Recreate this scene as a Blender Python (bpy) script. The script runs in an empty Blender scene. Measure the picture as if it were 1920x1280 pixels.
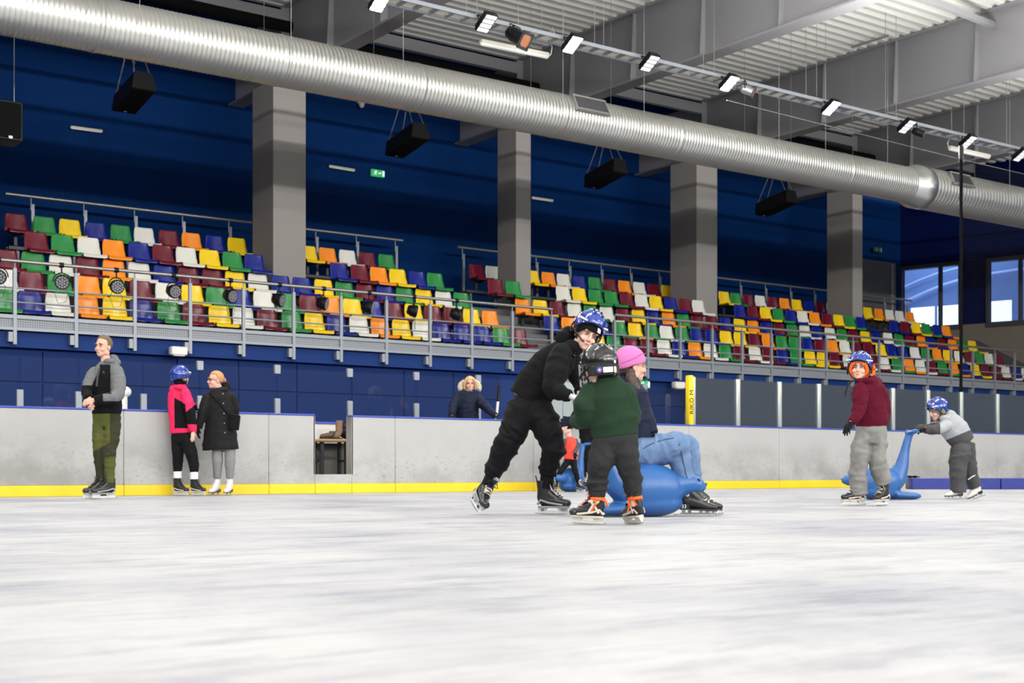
import bpy, bmesh, math, random
import numpy as np
from mathutils import Vector, Matrix, noise
random.seed(7)
D = bpy.data; SC = bpy.context.scene; COL = SC.collection
# ------------------------------------------------------------------ camera, world, lights, exposure
F = 2495.0; HOR = 881.0; EYE = 0.33; YAW = math.radians(36)
VD = Vector((math.sin(YAW), math.cos(YAW), 0)); VR = Vector((math.cos(YAW), -math.sin(YAW), 0)); VU = Vector((0, 0, 1))
CAMP = Vector((0, 0, EYE))
cd = D.cameras.new('camera'); cam = D.objects.new('camera', cd); COL.objects.link(cam)
cam.location = CAMP; cam.rotation_euler = (math.pi/2, 0, -YAW)
cd.sensor_width = 36; cd.lens = F*36/1920; cd.shift_y = (HOR-640)/1920; cd.clip_end = 200; cd.clip_start = 0.02
cd.dof.use_dof = True; cd.dof.focus_distance = 9.4; cd.dof.aperture_fstop = 5.0
SC.camera = cam
SC.view_settings.view_transform = 'Standard'; SC.view_settings.look = 'None'
SC.view_settings.gamma = 1; SC.view_settings.use_curve_mapping = False
SC.view_settings.exposure = 0.0
SC.cycles.use_denoising = True
SC.cycles.max_bounces = 7; SC.cycles.diffuse_bounces = 4; SC.cycles.glossy_bounces = 3; SC.cycles.transparent_max_bounces = 12
SC.cycles.caustics_reflective = False; SC.cycles.caustics_refractive = False
SC.cycles.sample_clamp_indirect = 4.0
w = D.worlds.new('daylight'); SC.world = w; w.use_nodes = True
w.node_tree.nodes['Background'].inputs[0].default_value = (0.62, 0.78, 1.0, 1)
w.node_tree.nodes['Background'].inputs[1].default_value = 2.2

def area_light(name, loc, direction, sx, sy, power, col=(1, .97, .93), spread=180):
    l = D.lights.new(name, 'AREA'); l.shape = 'RECTANGLE'; l.size = sx; l.size_y = sy; l.energy = power; l.color = col
    l.spread = math.radians(spread)
    o = D.objects.new(name, l); COL.objects.link(o); o.location = loc
    o.rotation_euler = Vector(direction).to_track_quat('-Z', 'Y').to_euler()
    return o
# rows of floodlight banks under the roof: the row in view, and the rink's other rows behind the camera
for x in (-8, 0, 8, 16, 24, 32):
    area_light('floodlight_row', (x, 17.6, 7.15), (0, -.515, -.857), 5.0, .35, 260)
for x in (-12, -4, 4, 12, 20, 28):
    area_light('floodlight_row', (x, 8.5, 7.9), (0, .3, -1), 5.0, .35, 300)
    area_light('floodlight_row', (x, -3, 7.9), (0, 1, -.42), 5.0, .35, 310)
    area_light('floodlight_row', (x, -14, 7.9), (0, 1, -.35), 5.0, .35, 1150)

for y in (14.5, 2, -12):                       # added fill lights without fixtures, out of frame, to brighten the roof deck
    area_light('deck_fill_light', (12, y, 7.0), (0, .1, 1), 60, .4, 2600)
# ------------------------------------------------------------------ helpers
def W(px, py, Y):
    """point of the upright plane at distance Y seen at photo pixel (px, py)"""
    t = math.tan(YAW + math.atan((px-960)/F)); X = t*Y; z = X*math.sin(YAW)+Y*math.cos(YAW)
    return Vector((X, Y, EYE+(HOR-py)*z/F))
def XW(px, Y): return math.tan(YAW + math.atan((px-960)/F))*Y
def P(px, py, z):
    """point at depth z along the view seen at photo pixel (px, py)"""
    return CAMP + VD*z + VR*((px-960)/F*z) + VU*((HOR-py)/F*z)
def lin(c):
    return tuple((v/12.92 if v <= .04045 else ((v+.055)/1.055)**2.4) for v in c)
def hexc(s): return lin(tuple(int(s[i:i+2], 16)/255 for i in (0, 2, 4)))
MATS = {}
def mat(name, col, rough=.5, metal=0, bump=None, var=None, spec=.5, emit=None, coat=0, sheen=0, coords='Object', aniso=None):
    if name in MATS: return MATS[name]
    m = D.materials.new(name); m.use_nodes = True; nt = m.node_tree; b = nt.nodes['Principled BSDF']
    c = hexc(col) if isinstance(col, str) else col
    b.inputs['Base Color'].default_value = (*c, 1); b.inputs['Roughness'].default_value = rough; b.inputs['Metallic'].default_value = metal
    b.inputs['Specular IOR Level'].default_value = spec; b.inputs['Coat Weight'].default_value = coat
    if sheen: b.inputs['Sheen Weight'].default_value = sheen
    m.diffuse_color = (*c, 1)
    if emit:
        b.inputs['Emission Color'].default_value = (*emit[0], 1); b.inputs['Emission Strength'].default_value = emit[1]
    tc = nt.nodes.new('ShaderNodeTexCoord')
    if var:                                  # (scale, amount, second colour): blotchy colour variation
        n = nt.nodes.new('ShaderNodeTexNoise'); n.inputs['Scale'].default_value = var[0]; n.inputs['Detail'].default_value = 5
        mp = nt.nodes.new('ShaderNodeMapping'); mp.inputs['Scale'].default_value = var[3] if len(var) > 3 else (1, 1, 1)
        nt.links.new(tc.outputs[coords], mp.inputs[0]); nt.links.new(mp.outputs[0], n.inputs['Vector'])
        r = nt.nodes.new('ShaderNodeValToRGB'); c2 = hexc(var[2]) if isinstance(var[2], str) else var[2]
        r.color_ramp.elements[0].position = .5-.25*1; r.color_ramp.elements[1].position = .5+.25
        k = var[1]; r.color_ramp.elements[0].color = (*c, 1)
        r.color_ramp.elements[1].color = (*[c[i]*(1-k)+c2[i]*k for i in range(3)], 1)
        nt.links.new(n.outputs['Fac'], r.inputs[0]); nt.links.new(r.outputs[0], b.inputs['Base Color'])
    if bump:                                 # (scale, strength, distance, stretch)
        n = nt.nodes.new('ShaderNodeTexNoise'); n.inputs['Scale'].default_value = bump[0]; n.inputs['Detail'].default_value = 4
        mp = nt.nodes.new('ShaderNodeMapping'); mp.inputs['Scale'].default_value = bump[3] if len(bump) > 3 else (1, 1, 1)
        nt.links.new(tc.outputs[coords], mp.inputs[0]); nt.links.new(mp.outputs[0], n.inputs['Vector'])
        bn = nt.nodes.new('ShaderNodeBump'); bn.inputs['Strength'].default_value = bump[1]; bn.inputs['Distance'].default_value = bump[2]
        nt.links.new(n.outputs['Fac'], bn.inputs['Height']); nt.links.new(bn.outputs[0], b.inputs['Normal'])
    MATS[name] = m
    return m

def frame_of(t, ref=None):
    t = Vector(t).normalized(); r = Vector(ref) if ref is not None else (Vector((0, 0, 1)) if abs(t.z) < .9 else Vector((1, 0, 0)))
    a = (r - t*r.dot(t))
    if a.length < 1e-6: a = t.orthogonal()
    a.normalize(); return a, t.cross(a)
class MB:
    def __init__(s): s.v = []; s.f = []; s.sm = []
    def add(s, vs, fs, smooth=False):
        o = len(s.v); s.v += [tuple(p) for p in vs]; s.f += [tuple(i+o for i in f) for f in fs]; s.sm += [smooth]*len(fs); return s
    def box(s, lo, hi):
        x0, y0, z0 = [min(a, b) for a, b in zip(lo, hi)]; x1, y1, z1 = [max(a, b) for a, b in zip(lo, hi)]
        return s.add([(x0,y0,z0),(x1,y0,z0),(x1,y1,z0),(x0,y1,z0),(x0,y0,z1),(x1,y0,z1),(x1,y1,z1),(x0,y1,z1)],
                     [(0,3,2,1),(4,5,6,7),(0,1,5,4),(1,2,6,5),(2,3,7,6),(3,0,4,7)])
    def obox(s, c, a, b, d):
        """box about c with half-axis vectors a, b, d"""
        c = Vector(c); a = Vector(a); b = Vector(b); d = Vector(d)
        if a.cross(b).dot(d) < 0: a = -a
        vs = [c+a*i+b*j+d*k for k in (-1, 1) for i, j in ((-1,-1),(1,-1),(1,1),(-1,1))]
        return s.add(vs, [(0,3,2,1),(4,5,6,7),(0,1,5,4),(1,2,6,5),(2,3,7,6),(3,0,4,7)])
    def rbox(s, c, a, b, d, r=.2, n=3):
        """rounded slab: corner radius r (in metres) in the a-b plane, extruded +-d with small bevel"""
        c = Vector(c); a = Vector(a); b = Vector(b); d = Vector(d)
        if a.cross(b).dot(d) < 0: d = -d
        la, lb, ld = a.length, b.length, d.length; ua, ub, ud = a/la, b/lb, d/ld; r = min(r, la*.98, lb*.98); bv = min(.3*ld, r*.5)
        rings = []
        for dz, ins in ((-ld, bv), (-ld+bv, 0), (ld-bv, 0), (ld, bv)):
            ring = []
            for q, (sx, sy) in enumerate(((1,1),(-1,1),(-1,-1),(1,-1))):
                for i in range(n+1):
                    an = math.pi/2*(q+i/n); rr = max(r-ins, .0005)
                    ring.append(c+ua*(sx*(la-r)+rr*math.cos(an))+ub*(sy*(lb-r)+rr*math.sin(an))+ud*dz)
            rings.append(ring)
        return s.loft(rings, cap=True, smooth=True)
    def loft(s, rings, cap=True, closed=False, smooth=True):
        n = len(rings[0]); vs = [p for r in rings for p in r]; fs = []
        m = len(rings)
        for i in range(m-1 if not closed else m):
            for j in range(n):
                a = i*n+j; b = i*n+(j+1) % n; i2 = (i+1) % m; fs.append((a, b, i2*n+(j+1) % n, i2*n+j))
        s.add(vs, fs, smooth)
        if cap and not closed:
            s.add(rings[0], [tuple(reversed(range(n)))], False); s.add(rings[-1], [tuple(range(n))], False)
        return s
    def tube(s, pts, r, n=8, cap=True, ref=None, smooth=True):
        pts = [Vector(p) for p in pts]; rings = []; rs = r if isinstance(r, (list, tuple)) else [r]*len(pts)
        a = None
        for i, p in enumerate(pts):
            t = (pts[min(i+1, len(pts)-1)]-pts[max(i-1, 0)])
            if a is None: a, b = frame_of(t, ref)
            else:
                t = t.normalized(); a = (a-t*a.dot(t)); a = a.normalized() if a.length > 1e-6 else frame_of(t)[0]; b = t.cross(a)
            q = rs[i] if isinstance(rs[i], (list, tuple)) else (rs[i], rs[i])
            rings.append([p+a*(q[0]*math.cos(2*math.pi*k/n))+b*(q[1]*math.sin(2*math.pi*k/n)) for k in range(n)])
        return s.loft(rings, cap, smooth=smooth)
    def cyl(s, p0, p1, r, n=12, r2=None): return s.tube([p0, p1], [r, r if r2 is None else r2], n)
    def ell(s, c, a, b, d, n=14, m=9):
        c = Vector(c); a = Vector(a); b = Vector(b); d = Vector(d)
        if a.cross(b).dot(d) < 0: a = -a
        vs = [c-d]; fs = []
        for i in range(1, m):
            ph = -math.pi/2+math.pi*i/m
            for j in range(n):
                th = 2*math.pi*j/n; vs.append(c+(a*math.cos(th)+b*math.sin(th))*math.cos(ph)+d*math.sin(ph))
        vs.append(c+d); L = len(vs)-1
        for j in range(n):
            fs.append((0, 1+(j+1) % n, 1+j)); fs.append((L, 1+(m-2)*n+j, 1+(m-2)*n+(j+1) % n))
            for i in range(m-2):
                q = 1+i*n; fs.append((q+j, q+(j+1) % n, q+n+(j+1) % n, q+n+j))
        return s.add(vs, fs, True)
    def mesh(s, name, m=None):
        me = D.meshes.new(name); me.from_pydata(s.v, [], s.f); me.polygons.foreach_set('use_smooth', s.sm)
        if m: me.materials.append(m)
        me.update(); return me
    def build(s, name, m, parent=None, **tags):
        return link(name, s.mesh(name, m), parent, **tags)
def link(name, me, parent=None, **tags):
    o = D.objects.new(name, me); COL.objects.link(o)
    if parent is not None:
        o.parent = parent
        if parent.type == 'EMPTY': o.matrix_parent_inverse = Matrix.Translation(-parent.location)
    for k, v in tags.items(): o[k] = v
    return o
def thing(name, label, cat, loc, group=None):
    o = D.objects.new(name, None); COL.objects.link(o); o.location = loc; o.empty_display_size = .1
    o['label'] = label; o['category'] = cat
    if group: o['group'] = group
    return o
def tag(o, label, cat, group=None):
    o['label'] = label; o['category'] = cat
    if group: o['group'] = group
    return o
def copy_tree(o, parent=None):
    c = o.copy(); COL.objects.link(c)
    if parent is not None: c.parent = parent
    for ch in list(o.children): copy_tree(ch, c)
    return c
def S(name, mb, m, **k):
    o = mb.build(name, m); o['kind'] = 'structure'
    for a, b in k.items(): o[a] = b
    return o
ORD = ['first', 'second', 'third', 'fourth', 'fifth', 'sixth', 'seventh', 'eighth', 'ninth', 'tenth', 'eleventh', 'twelfth', 'thirteenth', 'fourteenth', 'fifteenth', 'sixteenth', 'seventeenth', 'eighteenth', 'nineteenth', 'twentieth']
TXT = {}
def text_mesh(body, size, ext=.002):
    """flat lettering as a mesh, centred, in the XY plane"""
    k = (body, size, ext)
    if k in TXT: return TXT[k]
    c = D.curves.new('lettering', 'FONT'); c.body = body; c.size = size; c.extrude = ext; c.align_x = 'CENTER'; c.align_y = 'CENTER'; c.resolution_u = 2
    o = D.objects.new('lettering', c); COL.objects.link(o); dg = bpy.context.evaluated_depsgraph_get(); dg.update()
    me = D.meshes.new_from_object(o.evaluated_get(dg)); D.objects.remove(o); TXT[k] = me
    return me
def lettering(body, size, c, right, up, m, parent, name='lettering', bold=0):
    me = text_mesh(body, size).copy(); me.materials.clear(); me.materials.append(m)
    r = Vector(right).normalized(); u = Vector(up); u = (u-r*u.dot(r)).normalized(); n = r.cross(u); c = Vector(c)
    M = Matrix((( r.x, u.x, n.x, c.x), (r.y, u.y, n.y, c.y), (r.z, u.z, n.z, c.z), (0, 0, 0, 1)))
    me.transform(M); return link(name, me, parent)
# ------------------------------------------------------------------ materials of the hall
NAVY = mat('blue paint on lower wall', (.010, .036, .165), .6, spec=.12, bump=(3, .1, .01))
NAVY2 = mat('blue wall panels', (.0065, .023, .115), .6, spec=.1, bump=(2, .1, .01))
WALLB = mat('deep blue painted upper wall', (.0008, .023, .110), .7, spec=.06, bump=(6, .1, .01))
WALLE = mat('dark blue end wall', (.0015, .007, .06), .7, spec=.06)
CONC = mat('grey painted concrete column', (.30, .285, .27), .7, bump=(30, .1, .004))
TREAD = mat('grey concrete tread', (.13, .135, .145), .7, bump=(20, .15, .004))
STEEL = mat('grey painted steel', (.245, .27, .305), .4, .2)
STEELD = mat('brushed steel rail', (.36, .345, .32), .35, .7)
GIRD = mat('grey painted girder', (.27, .27, .285), .55)
DECK = mat('light corrugated deck', (.80, .80, .76), .5)
ZINC = mat('galvanised duct', (.66, .67, .645), .34, .85, bump=(5, .08, .01), var=(2.5, .4, (.52, .48, .40), (.4, 1, 1)))
BLACK = mat('black plastic', (.006, .006, .007), .45, spec=.25)
BLACKM = mat('black grille', (.005, .005, .006), .8, spec=.08)
DARKST = mat('dark steel', (.05, .05, .055), .5, .3)
WHITEP = mat('white plastic', (.72, .71, .68), .4)
CREAM = mat('cream cable tray', (.85, .78, .62), .5)
CHROME = mat('bright wire', (.34, .34, .34), .4, .8)

# ice: white, faintly scratched, glossy under a scraped skin
def ice_mat():
    m = D.materials.new('scratched white ice'); m.use_nodes = True; nt = m.node_tree; b = nt.nodes['Principled BSDF']; L = nt.links.new
    tc = nt.nodes.new('ShaderNodeTexCoord')
    def noise_(scale, stretch, rot, det=6, rough=.6):
        mp = nt.nodes.new('ShaderNodeMapping'); mp.inputs['Rotation'].default_value = (0, 0, rot); mp.inputs['Scale'].default_value = stretch
        n = nt.nodes.new('ShaderNodeTexNoise'); n.inputs['Scale'].default_value = scale; n.inputs['Detail'].default_value = det; n.inputs['Roughness'].default_value = rough
        L(tc.outputs['Object'], mp.inputs[0]); L(mp.outputs[0], n.inputs['Vector']); return n.outputs['Fac']
    def ramp(x, a, ca, bb, cb):
        r = nt.nodes.new('ShaderNodeValToRGB'); r.color_ramp.elements[0].position = a; r.color_ramp.elements[0].color = ca
        r.color_ramp.elements[1].position = bb; r.color_ramp.elements[1].color = cb; L(x, r.inputs[0]); return r.outputs[0]
    def mix(f, a, bb, t='MIX'):
        x = nt.nodes.new('ShaderNodeMix'); x.data_type = 'RGBA'; x.blend_type = t
        if isinstance(f, (int, float)): x.inputs[0].default_value = f
        else: L(f, x.inputs[0])
        for s, v in ((6, a), (7, bb)):
            if isinstance(v, tuple): x.inputs[s].default_value = v
            else: L(v, x.inputs[s])
        return x.outputs[2]
    big = ramp(noise_(.55, (1, 1, 1), .3, 8, .68), .34, (.285, .29, .33, 1), .56, (.425, .43, .44, 1))
    st = ramp(noise_(1.3, (1, 3.2, 1), .95, 9, .72), .30, (.52, .52, .60, 1), .50, (1, 1, 1, 1))
    st2 = ramp(noise_(6, (.35, 3.2, 1), -.2, 6, .7), .30, (.74, .74, .80, 1), .50, (1, 1, 1, 1))
    c = mix(.85, big, st, 'MULTIPLY'); c = mix(.6, c, st2, 'MULTIPLY'); L(c, b.inputs['Base Color'])
    rg = nt.nodes.new('ShaderNodeMapRange'); rg.inputs['To Min'].default_value = .32; rg.inputs['To Max'].default_value = .6
    L(noise_(3, (1, 4, 1), .6), rg.inputs[0]); L(rg.outputs[0], b.inputs['Roughness'])
    b.inputs['IOR'].default_value = 1.31; b.inputs['Specular IOR Level'].default_value = .22
    bp = nt.nodes.new('ShaderNodeBump'); bp.inputs['Strength'].default_value = .25; bp.inputs['Distance'].default_value = .004
    L(noise_(9, (.6, 3, 1), .5, 8, .7), bp.inputs['Height']); L(bp.outputs[0], b.inputs['Normal'])
    return m
ICE = ice_mat()
def glass_mat(name, tint, haze):
    m = D.materials.new(name); m.use_nodes = True; nt = m.node_tree; L = nt.links.new; o = nt.nodes['Material Output']; nt.nodes.remove(nt.nodes['Principled BSDF'])
    t = nt.nodes.new('ShaderNodeBsdfTransparent'); t.inputs[0].default_value = (*tint, 1)
    g = nt.nodes.new('ShaderNodeBsdfGlossy'); g.inputs['Roughness'].default_value = .03
    d = nt.nodes.new('ShaderNodeBsdfDiffuse'); d.inputs[0].default_value = (.42, .52, .66, 1)
    fr = nt.nodes.new('ShaderNodeFresnel'); fr.inputs[0].default_value = 1.45
    a = nt.nodes.new('ShaderNodeMixShader'); a.inputs[0].default_value = haze; L(t.outputs[0], a.inputs[1]); L(d.outputs[0], a.inputs[2])
    c = nt.nodes.new('ShaderNodeMixShader'); L(fr.outputs[0], c.inputs[0]); L(a.outputs[0], c.inputs[1]); L(g.outputs[0], c.inputs[2]); L(c.outputs[0], o.inputs[0])
    return m
GLASS = glass_mat('rink shield glass', (.92, .95, .95), .11)
GLASSL = glass_mat('bench shield glass', (.95, .97, .98), .012)
WINGL = glass_mat('window glass', (.95, .97, 1), .01)

# ------------------------------------------------------------------ room shell
YB, YW, YR, YC = 16.7, 22.4, 22.3, 25.46       # board face, stand front, railing, column front
ice = MB(); ice.box((-34, -27, -.2), (44, YB+.12, 0)); S('floor', ice, ICE)
fl = MB(); fl.box((-34, YB+.12, -.2), (44, 28.6, 0)); S('floor_walkway', fl, TREAD)
wb = MB(); wb.box((-34, 28.2, 0), (36.5, 28.5, 11.2)); S('wall_back', wb, WALLB)
wl = MB(); wl.box((-34.3, -27, 0), (-34, 28.5, 11.2)); S('wall_left', wl, WALLE)
wf = MB(); wf.box((-34, -27.3, 0), (50, -27, 11.2)); S('wall_front', wf, NAVY)
# ceiling: corrugated deck, ribs run along X, one rib every 0.3 m
dk = MB(); pr = []; y = -27.0
while y < 25.7:
    pr += [(y, 10.10), (y+.13, 10.10), (y+.17, 10.19), (y+.26, 10.19)]; y += .3
pr += [(25.6, 10.1), (25.6, 11.1), (28.5, 11.1)]
vs = [(x, yy, zz) for x in (-34, 50) for yy, zz in pr]; n = len(pr)
dk.add(vs, [(i, i+1, n+i+1, n+i) for i in range(n-1)]); S('ceiling', dk, DECK)

# stand structure: slab, treads, fascia band, panelled wall under the stand
X0, X1 = -4.0, 37.0
TR = [(22.42, 2.72), (23.78, 3.16), (24.48, 3.61), (25.42, 4.10)]
st = MB()
for i, (yy, zz) in enumerate(TR): st.box((X0, yy, 2.36), (X1, TR[i+1][0] if i < 3 else 28.2, zz))
S('floor_stand', st, TREAD)
wk = MB(); wk.box((X0, YW, 2.34), (X1, YW+.6, 2.63)); S('trim_stand_beam', wk, NAVY)
uw = MB(); uw.box((X0, YW+.14, 0), (X1, YW+.4, 2.36)); wall_under = S('wall_under_stand', uw, NAVY)
pme = None; rng = random.Random(3)
bp_ = MB(); bp_.rbox((0, 0, 0), (.575, 0, 0), (0, 0, .255), (0, .025, 0), .006, 1); pme = bp_.mesh('panel', NAVY2)
bp_ = MB(); bp_.rbox((0, 0, 0), (.575, 0, 0), (0, 0, .855), (0, .025, 0), .006, 1); pme2 = bp_.mesh('panel', NAVY2)
x = 2.6
while x < 37:
    for me, zc in ((pme, 2.05), (pme2, .92)):
        if not (15.9 < x < 18.4): 
            o = link('panel', me, wall_under); o.location = (x, YW+.125, zc)
    x += 1.17
# the passage door in the wall under the stand: pale leaf pair in a frame
SAGE = mat('pale sage door', (.40, .42, .37), .5)
dx0, dx1 = XW(1004, YW), XW(1106, YW)
d = MB(); d.box((dx0, YW+.05, 0), (dx1, YW+.12, 2.3)); dr = S('door_1', d, GIRD)
for k in (0, 1):
    a = dx0+.06+k*(dx1-dx0-.1)/2; b_ = a+(dx1-dx0-.14)/2
    q = MB(); q.rbox(((a+b_)/2, YW+.03, 1.12), ((b_-a)/2, 0, 0), (0, 0, 1.1), (0, .025, 0), .01, 1); q.build('door_leaf', SAGE, dr)
dx0, dx1 = XW(1858, YW), XW(1917, YW)
d = MB(); d.box((dx0, YW+.05, 0), (dx1, YW+.12, 2.28)); dr = S('door_2', d, GIRD)
BEIGE = mat('beige door', (.22, .21, .18), .6)
for k in (0, 1):
    a = dx0+.06+k*(dx1-dx0-.1)/2; b_ = a+(dx1-dx0-.14)/2
    q = MB(); q.rbox(((a+b_)/2, YW+.03, 1.10), ((b_-a)/2, 0, 0), (0, 0, 1.08), (0, .025, 0), .01, 1); q.build('door_leaf', BEIGE, dr)
# grey door panel high on the back wall at the right end
q = MB(); q.box((XW(1600, 28.1), 28.08, 4.1), (XW(1679, 28.1), 28.2, 7.15)); dr = S('door_3', q, mat('grey roller door', (.095, .10, .115), .6))
q = MB(); q.box((XW(1668, 28.1), 28.02, 4.1), (XW(1672, 28.1), 28.08, 7.1)); q.build('door_frame', GIRD, dr)

# columns
COLX = [v*25.46/25.2 for v in (6.36, 12.57, 18.64, 24.62, 30.63)]
WIDE = [0, 1, 0, 1, 0]
for cx, wd, nm in zip(COLX, WIDE, ('left_edge', 'left', 'middle', 'right', 'far_right')):
    hw = .378 if wd else .217; dp = 1.0 if wd else .75
    if nm == 'far_right': dp = .95
    c = MB(); c.box((cx-hw, YC, 4.1), (cx+hw, YC+dp, 8.62)); S('trim_column', c, CONC)

# end wall: slanted, with the high window band
pE = Vector((36.45, 28.2, 0)); eE = Vector((math.sin(math.radians(16)), -math.cos(math.radians(16)), 0)); nE = Vector((-eE.y*-1, 0, 0))
nE = Vector((-math.cos(math.radians(16)), -math.sin(math.radians(16)), 0))      # towards the rink
def EW(px, py):
    """point of the end wall seen at photo pixel (px, py)"""
    ray = (P(px, py, 1)-CAMP); t = (pE-CAMP).dot(nE)/ray.dot(nE); return CAMP+ray*t
def es(p): return (p-pE).dot(eE)
s0, s1 = es(EW(1690, 550)), es(EW(1800, 550)); s2, s3 = es(EW(1853, 550)), es(EW(1918, 550)); 
zt, zb = 6.98, 5.02
def wallbox(mb, a, b, z0, z1, t0=0.0, t1=-.3): 
    c = pE+eE*((a+b)/2)+nE*((t0+t1)/2)+VU*((z0+z1)/2); mb.obox(c, eE*((b-a)/2), VU*((z1-z0)/2), nE*((t1-t0)/2)); return mb
e = MB()
for a, b, z0, z1 in ((-.3, 50, zt, 11.2), (-.3, s0, zb, zt), (s1, s2, zb, zt), (s3+1.2, 50, 0, zt)): wallbox(e, a, b, z0, z1)
S('wall_right', e, WALLE)
e = MB(); wallbox(e, -.3, 50, 0, zb); S('wall_right_lower', e, mat('beige end wall', (.20, .175, .14), .7))
FRAME = mat('dark grey window frame', (.05, .052, .06), .5)
def window(i, a, b, muls):
    m = MB(); 
    for u, v, z0, z1 in ((a-.06, b+.06, zt-.02, zt+.1), (a-.06, b+.06, zb-.14, zb+.02), (a-.06, a+.04, zb, zt), (b-.04, b+.06, zb, zt)): wallbox(m, u, v, z0, z1, .06, -.1)
    o = S('window_%d' % i, m, FRAME)
    ed = [a]+muls+[b]
    for q in muls: m = MB(); wallbox(m, q-.05, q+.05, zb, zt, .05, -.1); m.build('mullion', FRAME, o)
    for u, v in zip(ed, ed[1:]): m = MB(); wallbox(m, u+.03, v-.03, zb+.02, zt-.02, -.03, -.045); m.build('pane', WINGL, o)
window(1, s0, s1, [es(EW(1763, 550))])
window(2, s2, s3+1.2, [es(EW(1913, 550))])
# the neighbouring hall behind the windows: pale shell, arched ribs, a glazed far side open to the daylight
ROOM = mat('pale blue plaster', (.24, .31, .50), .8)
def ER(a, dpt, z): return pE+eE*a-nE*dpt+VU*z
h = MB()
def quadER(mb, pts): mb.add([ER(*p) for p in pts], [(0, 1, 2, 3)])
FD = 7.0; z0, z1 = 3.6, 9.6
def EF(px, py, dpt):
    ray = (P(px, py, 1)-CAMP); q_ = pE-nE*dpt; t = (q_-CAMP).dot(nE)/ray.dot(nE); return CAMP+ray*t
ea = lambda px: es(EF(px, 600, FD)); ez = lambda px, py: EF(px, py, FD).z
op = [(ea(1708), ea(1752.5), 5.2, ez(1740, 575)), (ea(1757.5), ea(1800), 5.2, ez(1770, 573)), (ea(1840), ea(1897), 5.2, ez(1870, 564))]
xs = [-14.0]+[v for o in op for v in o[:2]]+[16.0]
for i in range(len(xs)-1):
    a, b = xs[i], xs[i+1]
    if i % 2 == 0: quadER(h, [(a, FD, z0), (b, FD, z0), (b, FD, z1), (a, FD, z1)])
    else:
        o = op[i//2]; quadER(h, [(a, FD, z0), (b, FD, z0), (b, FD, o[2]), (a, FD, o[2])]); quadER(h, [(a, FD, o[3]), (b, FD, o[3]), (b, FD, z1), (a, FD, z1)])
quadER(h, [(-14, .3, z0), (16, .3, z0), (16, FD, z0), (-14, FD, z0)]); quadER(h, [(-14, .3, z1), (16, .3, z1), (16, FD, z1), (-14, FD, z1)])
quadER(h, [(-14, .3, z0), (-14, FD, z0), (-14, FD, z1), (-14, .3, z1)]); quadER(h, [(16, .3, z0), (16, FD, z0), (16, FD, z1), (16, .3, z1)])
room = S('wall_neighbouring_hall', h, ROOM)
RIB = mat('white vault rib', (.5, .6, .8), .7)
for pts, rr in ((((1680, 574), (1700, 564), (1720, 555), (1745, 544), (1770, 534), (1800, 525), (1850, 515), (1915, 505), (1990, 500)), .07), (((1680, 548), (1700, 536), (1725, 525), (1760, 512), (1800, 502), (1850, 496)), .05)):
    q = MB(); q.tube([EF(x_, y_, FD-.3) for x_, y_ in pts], rr, 6); q.build('vault_rib', RIB, room)
area_light('hall_fill_light', ER(-1, 3.5, 9.2), (0, 0, -1), 10, 4, 420, (.42, .62, 1.0))  # added bluish fill inside the neighbouring hall, standing in for daylight
# dark sloping slab standing in for the diagonal shadow on the end wall
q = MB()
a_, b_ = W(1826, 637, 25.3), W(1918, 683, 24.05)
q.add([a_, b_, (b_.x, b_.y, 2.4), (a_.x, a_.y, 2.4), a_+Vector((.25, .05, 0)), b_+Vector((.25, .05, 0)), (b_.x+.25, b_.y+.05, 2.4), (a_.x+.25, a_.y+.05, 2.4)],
      [(0,3,2,1),(4,5,6,7),(0,1,5,4),(1,2,6,5),(2,3,7,6),(3,0,4,7)]); S('wall_shadow_wedge', q, mat('shadow wedge grey', (.045, .047, .05), .7))

# ------------------------------------------------------------------ roof girders
for gi, gx in enumerate([6.55]+COLX[1:]):
    g = thing('roof_girder', 'grey steel roof girder crossing the hall, %s from the left' % ORD[gi], 'girder', (gx, 25, 8.6), 'roof girders')
    q = MB(); q.box((gx-.012, -26.9, 8.64), (gx+.012, 28.15, 10.06)); q.build('web', GIRD, g)
    q = MB(); q.box((gx-.19, -26.9, 8.58), (gx+.19, 28.15, 8.62)); q.build('bottom_flange', GIRD, g)
    q = MB(); q.box((gx-.15, -26.9, 10.05), (gx+.15, 25.6, 10.09)); q.build('top_flange', GIRD, g)
    for k in range(9):
        yy = 23.5-2.1*k; q = MB()
        q.add([(gx-.17, yy, 8.62), (gx-.012, yy, 8.62), (gx-.012, yy, 10.05), (gx-.09, yy, 10.05), (gx-.17, yy+.02, 8.62), (gx-.012, yy+.02, 8.62), (gx-.012, yy+.02, 10.05), (gx-.09, yy+.02, 10.05)],
              [(0,1,2,3),(7,6,5,4),(0,4,5,1),(1,5,6,2),(2,6,7,3),(3,7,4,0)])
        q.build('stiffener', GIRD, g)
    q = MB(); q.box((gx-.19, 25.45, 8.62), (gx+.19, 25.49, 10.05)); q.build('end_plate', GIRD, g)
for i in range(6):
    a, b = ([0.5, 6.55]+COLX[1:]+[36.7])[i:i+2]
    q = MB(); q.box((a+.2, 25.42, 9.72), (b-.2, 25.56, 9.98)); tag(q.build('edge_beam', GIRD), 'grey edge beam under the roof in the %s bay from the left' % ORD[i], 'beam', 'roof edge beams')
    if i in (2, 4):
        q = MB(); q.tube([(a+.012, 24.9, 9.3), (b-.012, 24.9, 9.3)], .11, 10); tag(q.build('insulated_pipe', BLACKM), 'black insulated pipe above the duct in the %s bay' % ORD[i], 'pipe', 'black roof pipes')
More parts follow.
